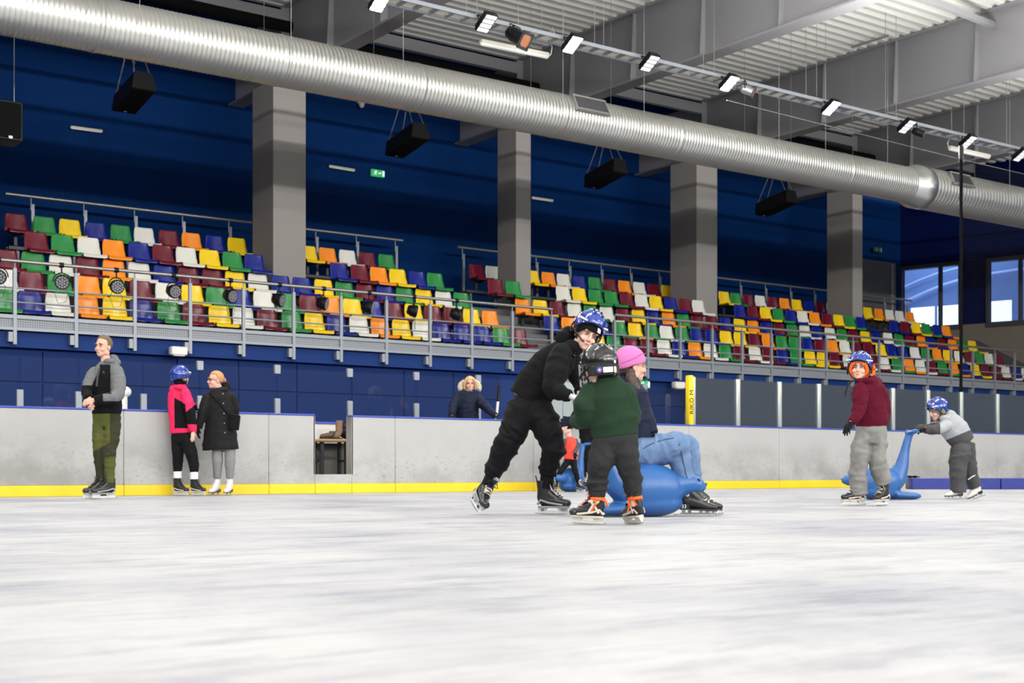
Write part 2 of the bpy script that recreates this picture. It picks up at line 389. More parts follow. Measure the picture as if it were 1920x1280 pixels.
q = MB(); q.tube([(3, 24.6, 9.35), (12.3, 24.6, 9.35)], .12, 10); q.tube([(3, 24.9, 9.1), (12.3, 24.9, 9.1)], .10, 10); tag(q.build('insulated_pipe', BLACKM), 'black insulated pipes above the duct at the far left', 'pipe', 'black roof pipes')
# diagonal brace, upper right corner
q = MB(); q.obox((W(1720, -8, 15.5)+W(1925, 72, 17.5))/2, (W(1925, 72, 17.5)-W(1720, -8, 15.5))/2, (.0, .05, .0), (0, 0, .06)); tag(q.build('roof_brace', GIRD), 'slim grey roof brace in the upper right corner', 'brace')

# ------------------------------------------------------------------ ventilation duct
DY, DZ, DR = 19.6, 6.94, .405
def ribbed(x0, x1, r, pitch=.075, n=36):
    m = MB(); rings = []; x = x0
    def ring(xx, rr): return [(xx, DY+rr*math.cos(2*math.pi*k/n), DZ+rr*math.sin(2*math.pi*k/n)) for k in range(n)]
    while x < x1-pitch:
        for f, dr in ((0, 0), (.55, 0), (.70, .0045), (.82, .006), (.94, .0030)): rings.append(ring(x+f*pitch, r+dr))
        x += pitch
    rings.append(ring(x1, r)); m.loft(rings, cap=False); return m
duct = thing('ventilation_duct', 'large round galvanised spiral duct running the length of the hall', 'duct', (14, DY, DZ))
XJ = XW(1712, DY)
ribbed(1.0, XJ-.25, DR).build('duct_pipe', ZINC, duct)
ribbed(XJ+.28, 38, .485, .12).build('duct_pipe', ZINC, duct, label='wider galvanised duct length beyond the sleeve')
def lathe_x(prof, n=40):
    m = MB(); m.loft([[(x, DY+r*math.cos(2*math.pi*k/n), DZ+r*math.sin(2*math.pi*k/n)) for k in range(n)] for x, r in prof], cap=False); return m
SLV = mat('smooth galvanised sleeve', (.66, .67, .66), .28, .9)
lathe_x([(XJ-.3, DR), (XJ-.28, DR+.02), (XJ-.02, .488), (XJ, .50), (XJ+.3, .50), (XJ+.31, .485)]).build('sleeve', SLV, duct, label='smooth sleeve joining two duct widths')
for px in (178, 520, 775, 1040, 1255, 1576):
    x = XW(px, DY); lathe_x([(x-.035, DR), (x-.03, DR+.010), (x+.03, DR+.010), (x+.035, DR)]).build('duct_band', ZINC, duct)
for px, r in ((1100, DR), (1790, .49)):
    x = XW(px, DY-.25); c = Vector((x, DY-r*.90, DZ+r*.46)); nn = Vector((0, -.88, .47)); up = Vector((0, .47, .88)); g = MB()
    for u, v, a, b in ((0, .155, .40, .02), (0, -.155, .40, .02), (.385, 0, .015, .155), (-.385, 0, .015, .155)): g.obox(c+Vector((u, 0, 0))+up*v+nn*.015, (a, 0, 0), up*b, nn*.03)
    fr = g.build('duct_grille', ZINC, duct); g = MB(); g.obox(c-nn*.012, (.39, 0, 0), up*.145, nn*.01); g.build('grille_back', BLACKM, fr)
    for k in range(8): g = MB(); g.obox(c+up*(-.122+.035*k)+nn*.012, (.375, 0, 0), (up+nn*.6).normalized()*.011, (nn-up*.6).normalized()*.0015); g.build('slat', DARKST, fr)
# hangers of the duct
for i, px in enumerate((145, 240, 520, 728, 1025, 1176, 1428, 1515, 1631, 1860)):
    x = XW(px, DY); o = thing('duct_hanger', 'thin wire hanger of the round duct, %s from the left' % ORD[i], 'hanger', (x, DY, 10.05), 'duct hangers')
    q = MB(); q.box((x-.015, DY-.52, 10.0), (x+.015, DY+.52, 10.05)); q.build('strut', GIRD, o)
    for s_ in (-1, 1): q = MB(); q.tube([(x, DY+s_*.49, 10.05), (x, DY+s_*.49, DZ+.1), (x, DY+s_*(.41), DZ-.02)], .004, 5); q.build('wire', CHROME, o)

# ------------------------------------------------------------------ cable ladder with the floodlights
LY, LZ = 18.4, 7.86
lad = thing('cable_ladder', 'steel cable ladder carrying floodlights in front of the round duct', 'cable ladder', (16, LY, LZ))
for s_ in (-1, 1): q = MB(); q.box((3, LY+s_*.16-.012, LZ-.03), (38, LY+s_*.16+.012, LZ+.035)); q.build('ladder_rail', STEEL, lad)
q = MB(); q.box((0, 0, 0), (.04, .3, .025)); rme = q.mesh('rung', STEEL); q = MB(); q.box((0, 0, 0), (.17, .24, .012)); tme = q.mesh('tray_plate', CREAM)
k = 3.1
while k < 38:
    o = link('rung', rme, lad); o.location = (k, LY-.15, LZ-.02)
    if int(k*3) % 2 == 0 or k < 20: o = link('tray_plate', tme, lad); o.location = (k+.09, LY-.12, LZ+.0)
    k += .31
for i, px in enumerate((638, 868, 888, 965, 1108, 1125, 1312, 1332, 1504, 1524, 1653, 1673, 1777, 1800, 1880)):
    x = XW(px, LY); q = MB(); q.tube([(x, LY-.1, LZ), (x, LY-.1, 10.1)], .005, 5); o = tag(q.build('suspension_wire', CHROME), 'thin suspension wire of the cable ladder, %s from the left' % ORD[i], 'wire', 'ladder suspension wires')
LED = mat('lit LED panel', (.9, .92, 1), .4, emit=((.93, .96, 1.0), 40)); LEDS = mat('LED panel seen aside', (.9, .9, .9), .4, emit=((.95, .96, 1.0), .55))
nF = Vector((0, -.515, -.857)); uF = Vector((0, -.857, .515))
for i, (px, py, lit) in enumerate(((712, 2, 1), (912, 42, 0), (1073, 82, 1), (1218, 117, 0), (1367, 155, 1), (1558, 201, 1), (1700, 236, 0), (1815, 265, 0), (1914, 290, 0))):
    c = W(px, py, LY-.28)
    o = thing('led_floodlight', '%s LED floodlight on the cable ladder, %s from the left' % ('glaring lit' if lit else 'pale four-panel', ORD[i]), 'floodlight', (c.x, LY-.1, LZ-.05), 'floodlights on the cable ladder')
    b = MB(); b.rbox(c, (.125, 0, 0), uF*.19, nF*.03, .01, 1)
    for k in range(9): b.obox(c-nF*.05+Vector((-.1+.025*k, 0, 0)), (.004, 0, 0), uF*.17, nF*.03)
    b.build('lamp_housing', BLACK, o)
    for k in range(4): q = MB(); q.rbox(c+uF*(-.138+.092*k)+nF*.032, (.105, 0, 0), uF*.036, nF*.006, .008, 2); q.build('led_panel', LED if lit else LEDS, o)
    q = MB(); q.tube([c+Vector((-.14, 0, 0)), c+Vector((-.14, 0, 0))-nF*.13, c+Vector((.14, 0, 0))-nF*.13, c+Vector((.14, 0, 0))], .012, 6); q.cyl(c-nF*.13, (c.x, LY-.12, LZ), .012, 6); q.build('yoke', BLACK, o)
# PAR cans
GEL = mat('amber colour filter', (.42, .16, .07), .5); GELY = mat('dim yellow lens', (.13, .10, .02), .4)
for i, (px, py, dirv, gel, lab) in enumerate(((966, 66, (.25, -.80, -.55), GEL, 'black stage can lamp with an amber filter beside the strip light'), (1398, 168, (.5, -.72, -.42), mat('pale filter', (.16, .10, .07), .5), 'silver stage can lamp right of a glaring floodlight'), (1719, 247, (.55, -.72, -.42), GELY, 'black stage can lamp with a yellow lens at the right'))):
    c = W(px, py, LY-.25); dv = Vector(dirv).normalized(); o = thing('stage_can_lamp', lab, 'lamp', (c.x, LY-.1, LZ-.05), 'stage can lamps')
    body = ZINC if i == 1 else BLACK; sc = .8 if i else 1.2
    q = MB(); q.tube([c-dv*.13*sc, c-dv*.12*sc, c-dv*.02*sc, c+dv*.03*sc, c+dv*.20*sc], [.05*sc, .085*sc, .105*sc, .10*sc, .10*sc], 16); q.build('lamp_can', body, o)
    a, b = frame_of(dv, (0, 0, 1)); e_ = c+dv*.21*sc
    q = MB()
    for u, v, la, lb in ((0, .105, .125, .022), (0, -.105, .125, .022), (.105, 0, .022, .125), (-.105, 0, .022, .125)): q.obox(e_+b*u*sc+a*v*sc, b*la*sc, a*lb*sc, dv*.006)
    if i != 2: q.build('filter_frame', DARKST, o)
    q = MB(); q.cyl(e_-dv*.004, e_+dv*.005, .098*sc, 18); q.build('lamp_lens', gel, o)
    q = MB(); q.tube([c+b*.12*sc, c+b*.12*sc+VU*.16, c-b*.12*sc+VU*.16, c-b*.12*sc], .01, 6); q.cyl(c+VU*.16, (c.x, LY-.12, LZ), .012, 6); q.build('yoke', BLACK, o)
# strip lights hung by the ladder and on the back wall
TUBE = mat('white strip light diffuser', (.80, .80, .78), .35); IVORY = mat('ivory lamp body', (.62, .60, .50), .5)
def strip(a, b, lab, cabled):
    o = thing('strip_light', lab, 'light', (a+b)/2, 'unlit strip lights'); ax = (b-a)/2; u = ax.normalized(); m = (a+b)/2; wv = Vector((0, 1, 0))
    k = .055 if cabled else .035
    q = MB(); q.rbox(m+VU*k*.5, ax, wv*k, VU*k*.55, k*.6, 3); q.build('lamp_body', IVORY, o)
    q = MB(); q.tube([a, a+u*.03, b-u*.03, b], [(k*.4, k*.4), (k*.9, k*.8), (k*.9, k*.8), (k*.4, k*.4)], 10); q.build('diffuser', TUBE, o)
    return o
o = strip(W(900, 80, 18.75), W(1028, 106, 18.75), 'white strip light hanging under the roof behind the amber can lamp', 1)
e_ = W(1028, 106, 18.75); q = MB(); q.tube([e_, e_+Vector((.06, 0, .05)), e_+Vector((.07, -.02, .18)), e_+Vector((-.08, -.08, .28)), e_+Vector((-.06, -.2, .45)), (e_.x-.1, LY, LZ)], .009, 6); q.build('lamp_cable', WHITEP, o)
for px in (920, 1015): p = W(px, 84 if px < 950 else 103, 18.75); q = MB(); q.tube([p, (p.x, p.y, 10.1)], .004, 5); q.build('wire', CHROME, o)
o = strip(W(1779, 278, 18.75), W(1855, 295, 18.75), 'white strip light hanging under the roof at the right by the black net', 1)
e_ = W(1779, 278, 18.75); q = MB(); q.tube([e_, e_+Vector((-.05, 0, .12)), e_+Vector((0, -.1, .3)), (e_.x+.3, LY, LZ)], .009, 6); q.build('lamp_cable', WHITEP, o)
for i, (a, b) in enumerate((((132, 239), (192, 247)), ((617, 312), (665, 320)), ((997, 371), (1037, 377)))):
    strip(W(*a, 28.12), W(*b, 28.12), 'small unlit strip light on the dark blue wall, %s from the left' % ORD[i], 0)
# loudspeakers
def speaker(px, py, i):
    Ys = 24.5; c = W(px, py, Ys); e_ = math.radians(80); n_ = Vector((0, -math.cos(e_), -math.sin(e_))); L_ = Vector((0, math.sin(e_), -math.cos(e_))); xx = Vector((1, 0, 0))
    o = thing('loudspeaker', 'black box loudspeaker hung on chains below the duct, %s from the left' % ORD[i], 'speaker', c, 'hanging loudspeakers')
    rings = []
    for d_, wv in ((-.17, .16), (-.16, .17), (.15, .235), (.165, .225)): rings.append([c+n_*d_+xx*wv*sx+L_*.56*sy for sx, sy in ((-1, -1), (1, -1), (1, 1), (-1, 1))])
    q = MB(); q.loft(rings, smooth=False); q.build('cabinet', BLACK, o)
    q = MB(); q.rbox(c+n_*.17, xx*.21, L_*.53, n_*.008, .02, 2); gr = q.build('grille', BLACKM, o)
    q = MB(); q.rbox(c+n_*.18+L_*.47, xx*.03, L_*.012, n_*.002, .004, 1); q.build('badge', WHITEP, gr)
    for sx in (-1, 1):
        for sy in (-1, 1):
            a = c-n_*.15+xx*.15*sx+L_*.5*sy; top = Vector((c.x+.06*sx, Ys, 8.50)); nl = 22
            q = MB()
            for k in range(nl):
                p0 = a.lerp(top, k/nl); p1 = a.lerp(top, (k+1.25)/nl); t = (p1-p0); u, v = frame_of(t); s_ = u if k % 2 else v
                q.tube([p0, p0.lerp(p1, .25)+s_*.012, p0.lerp(p1, .75)+s_*.012, p1, p0.lerp(p1, .75)-s_*.012, p0.lerp(p1, .25)-s_*.012, p0], .004, 4, cap=False)
            q.build('chain', CHROME, o)
for i, (px, py) in enumerate(((250, 174), (763, 263), (1135, 326), (1455, 381))): speaker(px, py, i)
q = MB(); q.tube([(5, 24.5, 8.53), (34, 24.5, 8.53)], .05, 10); tag(q.build('support_pipe', DARKST), 'steel support pipe carrying the loudspeaker chains behind the duct', 'pipe')
# big speaker cut by the left edge
a = W(-48, 178, 21.5); b = W(43, 265, 21.5); o = thing('wide_loudspeaker', 'big black loudspeaker cut off by the left edge', 'speaker', ((a.x+b.x)/2, 21.7, b.z))
q = MB(); q.rbox(((a.x+b.x)/2, 21.75, (a.z+b.z)/2), ((b.x-a.x)/2, 0, 0), (0, 0, (a.z-b.z)/2), (0, .25, 0), .02, 2); q.build('cabinet', BLACK, o)
q = MB(); q.rbox(((a.x+b.x)/2, 21.49, (a.z+b.z)/2), ((b.x-a.x)/2-.03, 0, 0), (0, 0, (a.z-b.z)/2-.03), (0, .012, 0), .02, 2); gr = q.build('grille', BLACKM, o)
p = W(20, 257, 21.47); q = MB(); q.rbox(p, (.03, 0, 0), (0, 0, .022), (0, .006, 0), .004, 1); q.build('badge', WHITEP, gr)
for sx in (.3, -.3): q = MB(); q.tube([((a.x+b.x)/2+sx, 21.75, a.z-.05), ((a.x+b.x)/2+sx, 21.75, 10.05)], .008, 5); q.build('hanging_wire', CHROME, o)
# wall camera and exit signs
p = W(677, 195, 28.1); o = thing('wall_camera', 'small white dome camera on the blue wall below the duct', 'camera', p); q = MB(); q.rbox(p+Vector((0, .03, .06)), (.09, 0, 0), (0, 0, .05), (0, .06, 0), .02, 2); q.build('bracket', WHITEP, o)
q = MB(); q.ell(p-Vector((0, .02, .03)), (.07, 0, 0), (0, .07, 0), (0, 0, .07)); q.build('dome', WHITEP, o)
GREEN = mat('lit green exit sign', (.02, .32, .09), .4, emit=((.03, .42, .14), .55)); GREEND = mat('dim green exit sign', (.012, .06, .03), .4); SIGNW = mat('exit sign white', (.85, .9, .85), .4, emit=((.8, .95, .85), .6)); SIGNG = mat('dim sign white', (.25, .3, .25), .5)
def exit_sign(px, py, Y, hw, hh, lab, lit=True, flip=1):
    c = W(px, py, Y); o = thing('exit_sign', lab, 'exit sign', c, 'exit signs')
    if Y < 23:
        for s_ in (-.1, .1): q = MB(); q.tube([(c.x+s_, c.y, c.z+hh-.01), (c.x+s_, c.y+.0, c.z+hh+.03), (c.x+s_, YW+.02, c.z+hh+.06), (c.x+s_, YW+.05, 2.4)], .006, 5); q.build('hanger_rod', STEEL, o)
    xx = Vector((1, 0, 0)); g, wt = (GREEN, SIGNW) if lit else (GREEND, SIGNG)
    q = MB(); q.rbox(c, xx*hw, VU*hh, (0, .03, 0), .01, 1); q.build('sign_box', g, o); y = Vector((0, -.034, 0)); k = hh/.1
    m = c+y-xx*hw*.42
    q = MB()                                     # running figure
    q.cyl(m+xx*.022*k+VU*.06*k+Vector((0,.004,0)), m+xx*.022*k+VU*.06*k-Vector((0,.004,0)), .016*k, 10)
    for pts in (((.01, .04), (-.012, -.008)), ((-.01, -.005), (.024, -.022), (.018, -.06)), ((-.012, -.008), (-.028, -.04), (-.06, -.045)), ((.008, .036), (.038, .018), (.05, .03)), ((.008, .036), (-.026, .03), (-.036, .002))): q.tube([m+xx*a*k+VU*b*k for a, b in pts], .0095*k, 6)
    q.build('running_figure', wt, o)
    q = MB(); m = c+y+xx*hw*.20; q.tube([m-xx*.045*k*flip, m+xx*.02*k*flip], .012*k, 6); q.tube([m+xx*.02*k*flip, m+xx*.055*k*flip], [.034*k, .001], 6); q.build('arrow', wt, o)
    q = MB(); q.rbox(c+y+xx*hw*.78, xx*hw*.15, VU*hh*.75, (0, .003, 0), .003, 1); q.build('door_pictogram', wt, o)
exit_sign(708, 325, 28.12, .185, .085, 'green exit sign with white arrow high on the dark blue wall')
exit_sign(1645, 468, 28.02, .20, .085, 'dim unlit exit sign high above the grey roller door', False)
exit_sign(1207, 721, 22.2, .16, .085, 'green exit sign beside the pink hat under the stand', True, -1)
exit_sign(1859, 751, 22.2, .17, .07, 'green exit sign under the stand at far right', True)
for px, py, lab in ((334, 658, 'white wall lamp under the stand above the blue helmet'), (1272, 722, 'white wall lamp under the stand left of yellow post'), (1838, 750, 'white wall lamp under the stand beside the right exit sign')):
    c = W(px, py, 22.22); o = thing('wall_lamp', lab, 'lamp', c, 'lamps under the stand'); q = MB(); q.rbox(c, (.15, 0, 0), (0, 0, .075), (0, .08, 0), .03, 3); q.build('lamp_body', WHITEP, o); q = MB(); q.rbox(c-VU*.06-Vector((0, .02, 0)), (.11, 0, 0), (0, .05, 0), (0, 0, .03), .02, 2); q.build('diffuser', TUBE, o)

# ------------------------------------------------------------------ seats
SEATM = {'M': ('maroon', mat('maroon seat plastic', (.15, .008, .024), .2)), 'G': ('green', mat('green seat plastic', (.025, .26, .06), .2)), 'Y': ('yellow', mat('yellow seat plastic', (.95, .66, .012), .2)),
         'B': ('blue', mat('blue seat plastic', (.006, .018, .25), .2)), 'O': ('orange', mat('orange seat plastic', (.98, .30, .015), .2)), 'W': ('white', mat('white seat plastic', (.80, .80, .73), .2))}
def seat_meshes():
    b = MB(); rings = []
    for sgn in (0, 1):
        for t in (0, .12, .3, .5, .7, .86, .95, 1.0):
            hw = (.225-.025*t)*(1 if t < .86 else (.985 if t < .9 else (.94 if t < .99 else .86))); z = .37*t; y = -.03+.035*t
            row = []
            for k in range(9):
                u = -1+k/4; row.append((u*hw, y+.035*(1-u*u)*.6+sgn*.018-(.03*abs(u)**3 if t < .5 else 0), z))
            rings.append(row)
    n = 9; f0, f1 = rings[:8], rings[8:]; vs = [p for r in rings for p in r]; fs = []
    for i in range(7):
        for k in range(8):
            a = i*n+k; fs.append((a, a+1, a+n+1, a+n)); a += 72; fs.append((a, a+n, a+n+1, a+1))
    for i in range(7): fs += [(i*n, (i+1)*n, (i+1)*n+72, i*n+72), (i*n+8, i*n+80, (i+1)*n+80, (i+1)*n+8)]
    for k in range(8): fs += [(k, k+72, k+73, k+1), (63+k, 64+k, 136+k, 135+k)]
    b.add(vs, fs, True); back = b
    p = MB(); prof = [(.0, .0), (-.10, -.018), (-.24, -.012), (-.37, .004), (-.41, -.004), (-.425, -.04)]
    rings = []
    for y, z in prof: rings.append([(-.225, y, z+.012), (-.20, y, z), (0, y, z-.006), (.20, y, z), (.225, y, z+.012), (.225, y+.004, z-.012), (.20, y+.004, z-.024), (0, y+.004, z-.03), (-.20, y+.004, z-.024), (-.225, y+.004, z-.012)])
    p.loft(rings)
    s = MB(); s.box((-.14, -.20, -.055), (-.11, .04, -.02)); s.box((.11, -.20, -.055), (.14, .04, -.02)); s.box((-.17, -.02, -.075), (.17, .03, -.045)); s.box((-.03, -.02, -.26), (.03, .03, -.07))
    return back, p, s
bk, pn, br = seat_meshes(); brm = br.mesh('seat_bracket', DARKST); SM = {}
for k, (nm, m) in SEATM.items():
    q = bk.mesh('backrest', m); p = pn.mesh('seat_pan', m); SM[k] = (q, p)
# per row: plane of the back, height of the pan, then colour and left edge (photo pixel) of each seat in view
ROWS = [
 ('lowest', 23.55, 3.42, 'G-22 B30 W82 O136 Y189 B239 G291 M338.5 Y387 W432 M477 G523 Y566 B608 W650 O690 Y730 W768 B806 B845 B883 G918.5 M952 Y1101 G1132 M1164 M1195 W1226 B1255 O1284.6 W1313.5 G1342 M1369 W1398 M1423 B1450 G1475.6 Y1502 Y1525.6 M1549 W1574 W1597 M1620 W1642 G1666 O1689 W1710 M1731 G1752 O1773 B1793 Y1813.6 M1833 M1852 W1871.6 B1890 W1909'),
 ('second lowest', 24.25, 3.866, 'W-18 M33 G86 O139.6 Y189 M239 W287.5 Y336 G382 B427 W470.6 G514 M556 O597 Y638 B677 M715.6 Y753.5 M790 M827 Y863 O898 B1014 O1047 B1079 B1110 G1142 Y1172 G1203 W1231 G1260.5 B1288 B1316 Y1343.6 Y1370 M1397.5 O1422.5 G1449 G1473 B1498 M1521 O1545 W1568 M1590 M1613 Y1636 B1657 B1678 W1700 G1721 O1742 Y1762 W1783 M1803 G1822 W1840 M1858'),
 ('middle', 24.95, 4.32, 'M-14 G37 W89 M139.6 O189 W237 B284 M330 M375 Y418 W461 B504 B544 Y585 G624 M663 B701 G738 Y774 W811 G845 O960.6 Y994 M1025 W1058.5 G1089 W1119 M1150 Y1179 B1207 O1235.6 G1264 M1290 M1317 B1343.6 Y1370 O1395.5 B1420 M1445 G1469 W1493 B1516 W1540.5 G1563 M1585 Y1607 B1628 W1650 G1671 M1691 O1712.6 B1731 M1751 O1771.7 G1790.7 Y1809'),
 ('second highest', 25.24, 4.75, 'M42.6 G93 W142 O189 B237 M282 W326 Y370 G413 B454 B614 M653 O689 Y725 B762 G795.6 M909 G943 W1037 Y1067.5 G1098 G1128 M1157 W1185 Y1212 B1240 M1267 W1292 B1370.5 M1395.5 Y1419 G1443 B1467 W1489 O1512 M1535 Y1557 G1578.5 B1599 B1661.5 M1682 Y1703 G1722 B1743 O1760'),
 ('highest', 26.95, 5.37, 'M6 G60 Y108 B157 G204 W248 M294 O337 B381 Y423 Y557 O594 W631.5 M669 G705 M874.6 W905.5 Y980 O1010.4 W1039 B1069 G1098 M1127 O1154 W1182 M1208.6 Y1234.7 Y1342 G1364 M1387.7 W1410 M1434 O1456 Y1479 B1502.5 M1524 W1544 Y1613 O1634 W1654 W1673 O1692')]
cnt_ = 0
for rn, yy, zz, s in ROWS:
    num = {}; tot = {}
    for tk in s.split(): tot[tk[0]] = tot.get(tk[0], 0)+1
    for tk in s.split():
        k = tk[0]; px = float(tk[1:]); num[k] = num.get(k, 0)+1; cn = SEATM[k][0]
        ordn = ORD[num[k]-1] if num[k] <= tot[k]//2+1 else ('last' if num[k] == tot[k] else ORD[tot[k]-num[k]]+' to last')
        x = XW(px, yy+.06)+.20; t_ = zz-.37
        o = thing('stadium_seat', '%s %s plastic seat from the left in the %s row' % (ordn, cn, rn), 'seat', (x, yy-.06, t_), 'coloured plastic seats of the stand')
        for nm, me in (('backrest', SM[k][0]), ('seat_pan', SM[k][1]), ('seat_bracket', brm)): c = D.objects.new(nm, me); COL.objects.link(c); c.parent = o
# steel frame that lifts the highest row
for i, (a, b) in enumerate(((XW(14, 26.8), XW(470, 26.8)), (XW(560, 26.8), XW(742, 26.8)), (XW(870, 26.8), XW(935, 26.8)), (XW(985, 26.8), XW(1262, 26.8)), (XW(1335, 26.8), XW(1562, 26.8)), (XW(1610, 26.8), XW(1712, 26.8)))):
    o = thing('seat_frame', 'dark steel frame carrying the highest seat row, %s section from the left' % ORD[i], 'frame', ((a+b)/2, 26.8, 4.1), 'seat frames of the highest row')
    for yy in (26.72, 26.92): q = MB(); q.box((a, yy-.03, 4.635), (b, yy+.03, 4.695)); q.build('frame_bar', DARKST, o)
    k = a+.2
    while k < b: q = MB(); q.box((k-.025, 26.79, 4.1), (k+.025, 26.85, 4.64)); q.build('leg', STEEL, o); k += 1.1
# aisle steps
for i, (px0, px1, py, yy, z0, z1) in enumerate(((925, 958, 549, 24.75, 3.61, 3.86), (977, 1014, 587, 24.05, 3.16, 3.40), (1030, 1090, 621, 23.2, 2.72, 2.96))):
    q = MB(); q.rbox(((XW(px0, yy)+XW(px1, yy))/2+.1, yy+.3, (z0+z1)/2), ((XW(px1, yy)-XW(px0, yy))/2+.1, 0, 0), (0, .3, 0), (0, 0, (z1-z0)/2), .01, 1); o = q.build('aisle_step', TREAD); o['kind'] = 'structure'

# ------------------------------------------------------------------ railings
def rail_post(px, o, foot=True):
    x = XW(px, YR); q = MB(); q.box((x-.028, YR-.012, 2.38), (x+.028, YR+.04, 3.62)); q.cyl((x, YR+.01, 3.6), (x, YR+.01, 3.72), .012, 8); p = q.build('post', STEEL, o)
    q = MB(); q.box((x-.10, YR-.0, 2.42), (x-.03, YR+.1, 2.58)); q.build('foot_plate', STEEL, p)
fr = thing('front_railing', 'grey steel railing with two mid rails along the front of the stand', 'railing', (16, YR, 2.4))
PX = [-90, 28, 143, 253, 357, 457, 551, 640, 725, 807, 885, 961, 1035, 1153, 1215, 1276, 1336, 1392, 1447, 1500, 1550, 1600, 1649, 1693, 1740, 1784, 1825, 1866, 1903, 1940]
for px in PX: rail_post(px, fr)
for a, b in ((-150, 1035), (1153, 2000)): q = MB(); q.tube([(XW(a, YR), YR, 3.735), (XW(b, YR), YR, 3.735)], .030, 10); q.build('hand_rail', STEELD, fr)
for z in (3.30, 3.07): q = MB(); q.tube([(XW(-150, YR), YR+.015, z), (XW(2000, YR), YR+.015, z)], .014, 8); q.build('mid_rail', STEEL, fr)
# perforated upstand between the posts: lipped sheet with rows of holes
PERF = D.materials.new('perforated grey sheet'); PERF.use_nodes = True
nt = PERF.node_tree; b = nt.nodes['Principled BSDF']; tc = nt.nodes.new('ShaderNodeTexCoord'); mp = nt.nodes.new('ShaderNodeMapping'); mp.inputs['Scale'].default_value = (26, 26, 26)
vo = nt.nodes.new('ShaderNodeVectorMath'); vo.operation = 'FRACTION'; su = nt.nodes.new('ShaderNodeVectorMath'); su.operation = 'SUBTRACT'; su.inputs[1].default_value = (.5, .5, .5)
mu = nt.nodes.new('ShaderNodeVectorMath'); mu.operation = 'MULTIPLY'; mu.inputs[1].default_value = (1, 0, 1); le = nt.nodes.new('ShaderNodeVectorMath'); le.operation = 'LENGTH'
gt = nt.nodes.new('ShaderNodeMath'); gt.operation = 'LESS_THAN'; gt.inputs[1].default_value = .22; mx = nt.nodes.new('ShaderNodeMix'); mx.data_type = 'RGBA'; mx.inputs[6].default_value = (.24, .26, .29, 1); mx.inputs[7].default_value = (.05, .055, .065, 1)
for a, c in ((tc.outputs['Object'], mp.inputs[0]), (mp.outputs[0], vo.inputs[0]), (vo.outputs[0], su.inputs[0]), (su.outputs[0], mu.inputs[0]), (mu.outputs[0], le.inputs[0]), (le.outputs['Value'], gt.inputs[0]), (gt.outputs[0], mx.inputs[0]), (mx.outputs[2], b.inputs['Base Color'])): nt.links.new(a, c)
b.inputs['Roughness'].default_value = .45
for a, c in zip(PX, PX[1:]):
    x0, x1 = XW(a, YR)+.03, XW(c, YR)-.03; q = MB(); q.box((x0, YR+.02, 2.66), (x1, YR+.03, 2.80)); p = q.build('perforated_sheet', PERF, fr)
    q = MB(); q.box((x0, YR-.01, 2.80), (x1, YR+.04, 2.86)); q.box((x0, YR-.01, 2.61), (x1, YR+.04, 2.66)); q.build('sheet_rim', STEEL, p)
YU = 27.35
for i, (a, b, pp) in enumerate(((10, 471, (58, 157, 252, 342, 429)), (560, 755, (592, 668, 741)), (858, 940, (867,)), (985, 1262, (1005, 1067, 1127, 1182, 1236)), (1335, 1560, (1388, 1435, 1482, 1527)), (1610, 1710, (1658, 1700)))):
    o = thing('upper_railing', 'grey steel handrail behind the highest seat row, %s section from the left' % ORD[i], 'railing', (XW((a+b)/2, YU), YU, 4.1), 'handrails behind the highest row')
    q = MB(); q.tube([(XW(a, YU), YU, 5.83), (XW(b, YU), YU, 5.83)], .032, 10); q.build('hand_rail', STEELD, o)
    for px in pp: x = XW(px, YU); q = MB(); q.cyl((x, YU, 5.55), (x, YU, 5.83), .013, 8); q.box((x+.005, YU-.02, 4.1), (x+.065, YU+.02, 5.68)); q.build('post', STEEL, o)
# round LED stage lamps clamped under the hand rail
LENS = mat('stage lamp lens', (.30, .31, .33), .3); LENSD = mat('stage lamp face', (.04, .04, .045), .4)
for i, px in enumerate((-3, 115, 218, 325, 432, 524, 607, 692, 776, 856)):
    x = XW(px, YR); c = Vector((x, YR-.03, 3.45)); az = math.radians(-6+12*i+(6 if i > 4 else 0))
    vdir = Vector((-c.x, -c.y, 0)).normalized(); dv = Matrix.Rotation(az, 3, 'Z') @ vdir; dv = (dv+Vector((0, 0, -.22))).normalized(); sd = Vector((-dv.y, dv.x, 0)).normalized()
    o = thing('stage_lamp', 'round black LED stage lamp clamped under the stand railing, %s from the left' % ORD[i], 'lamp', (x, YR, 3.7), 'round stage lamps on the railing')
    q = MB(); q.tube([c-dv*.15, c-dv*.14, c-dv*.05, c+dv*.03, c+dv*.045], [.05, .085, .115, .125, .12], 18); q.build('lamp_can', BLACK, o)
    q = MB(); q.cyl(c+dv*.03, c+dv*.05, .108, 18); fc = q.build('lamp_face', LENSD, o)
    a_, b_ = frame_of(dv); q = MB()
    for k in range(19):
        rr, th = (0, 0) if k == 0 else ((.042, k*math.pi/3) if k < 7 else (.084, k*math.pi/6)); p = c+dv*.05+a_*rr*math.cos(th)+b_*rr*math.sin(th); q.cyl(p, p+dv*.006, .0165, 8)
    q.build('led_lens', LENS, fc, kind='stuff')
    q = MB(); q.tube([c+sd*.14]+[c+sd*.14*math.cos(t*math.pi/8)+VU*.15*math.sin(t*math.pi/8)-dv*.02 for t in range(1, 8)]+[c-sd*.14], .011, 6); q.cyl(c+VU*.15-dv*.02, (x, YR, 3.72), .014, 8); q.tube([(x-.035, YR, 3.735), (x+.035, YR, 3.735)], .044, 10); q.build('yoke', BLACK, o)
    q = MB(); q.tube([c-dv*.14, c-dv*.18+VU*-.05, c-VU*.16+sd*.1, c-VU*.33+sd*.06, c-VU*.36-sd*.06, c-VU*.18-sd*.12, c-dv*.14-VU*.02], .004, 5); q.build('lamp_cable', BLACK, o)

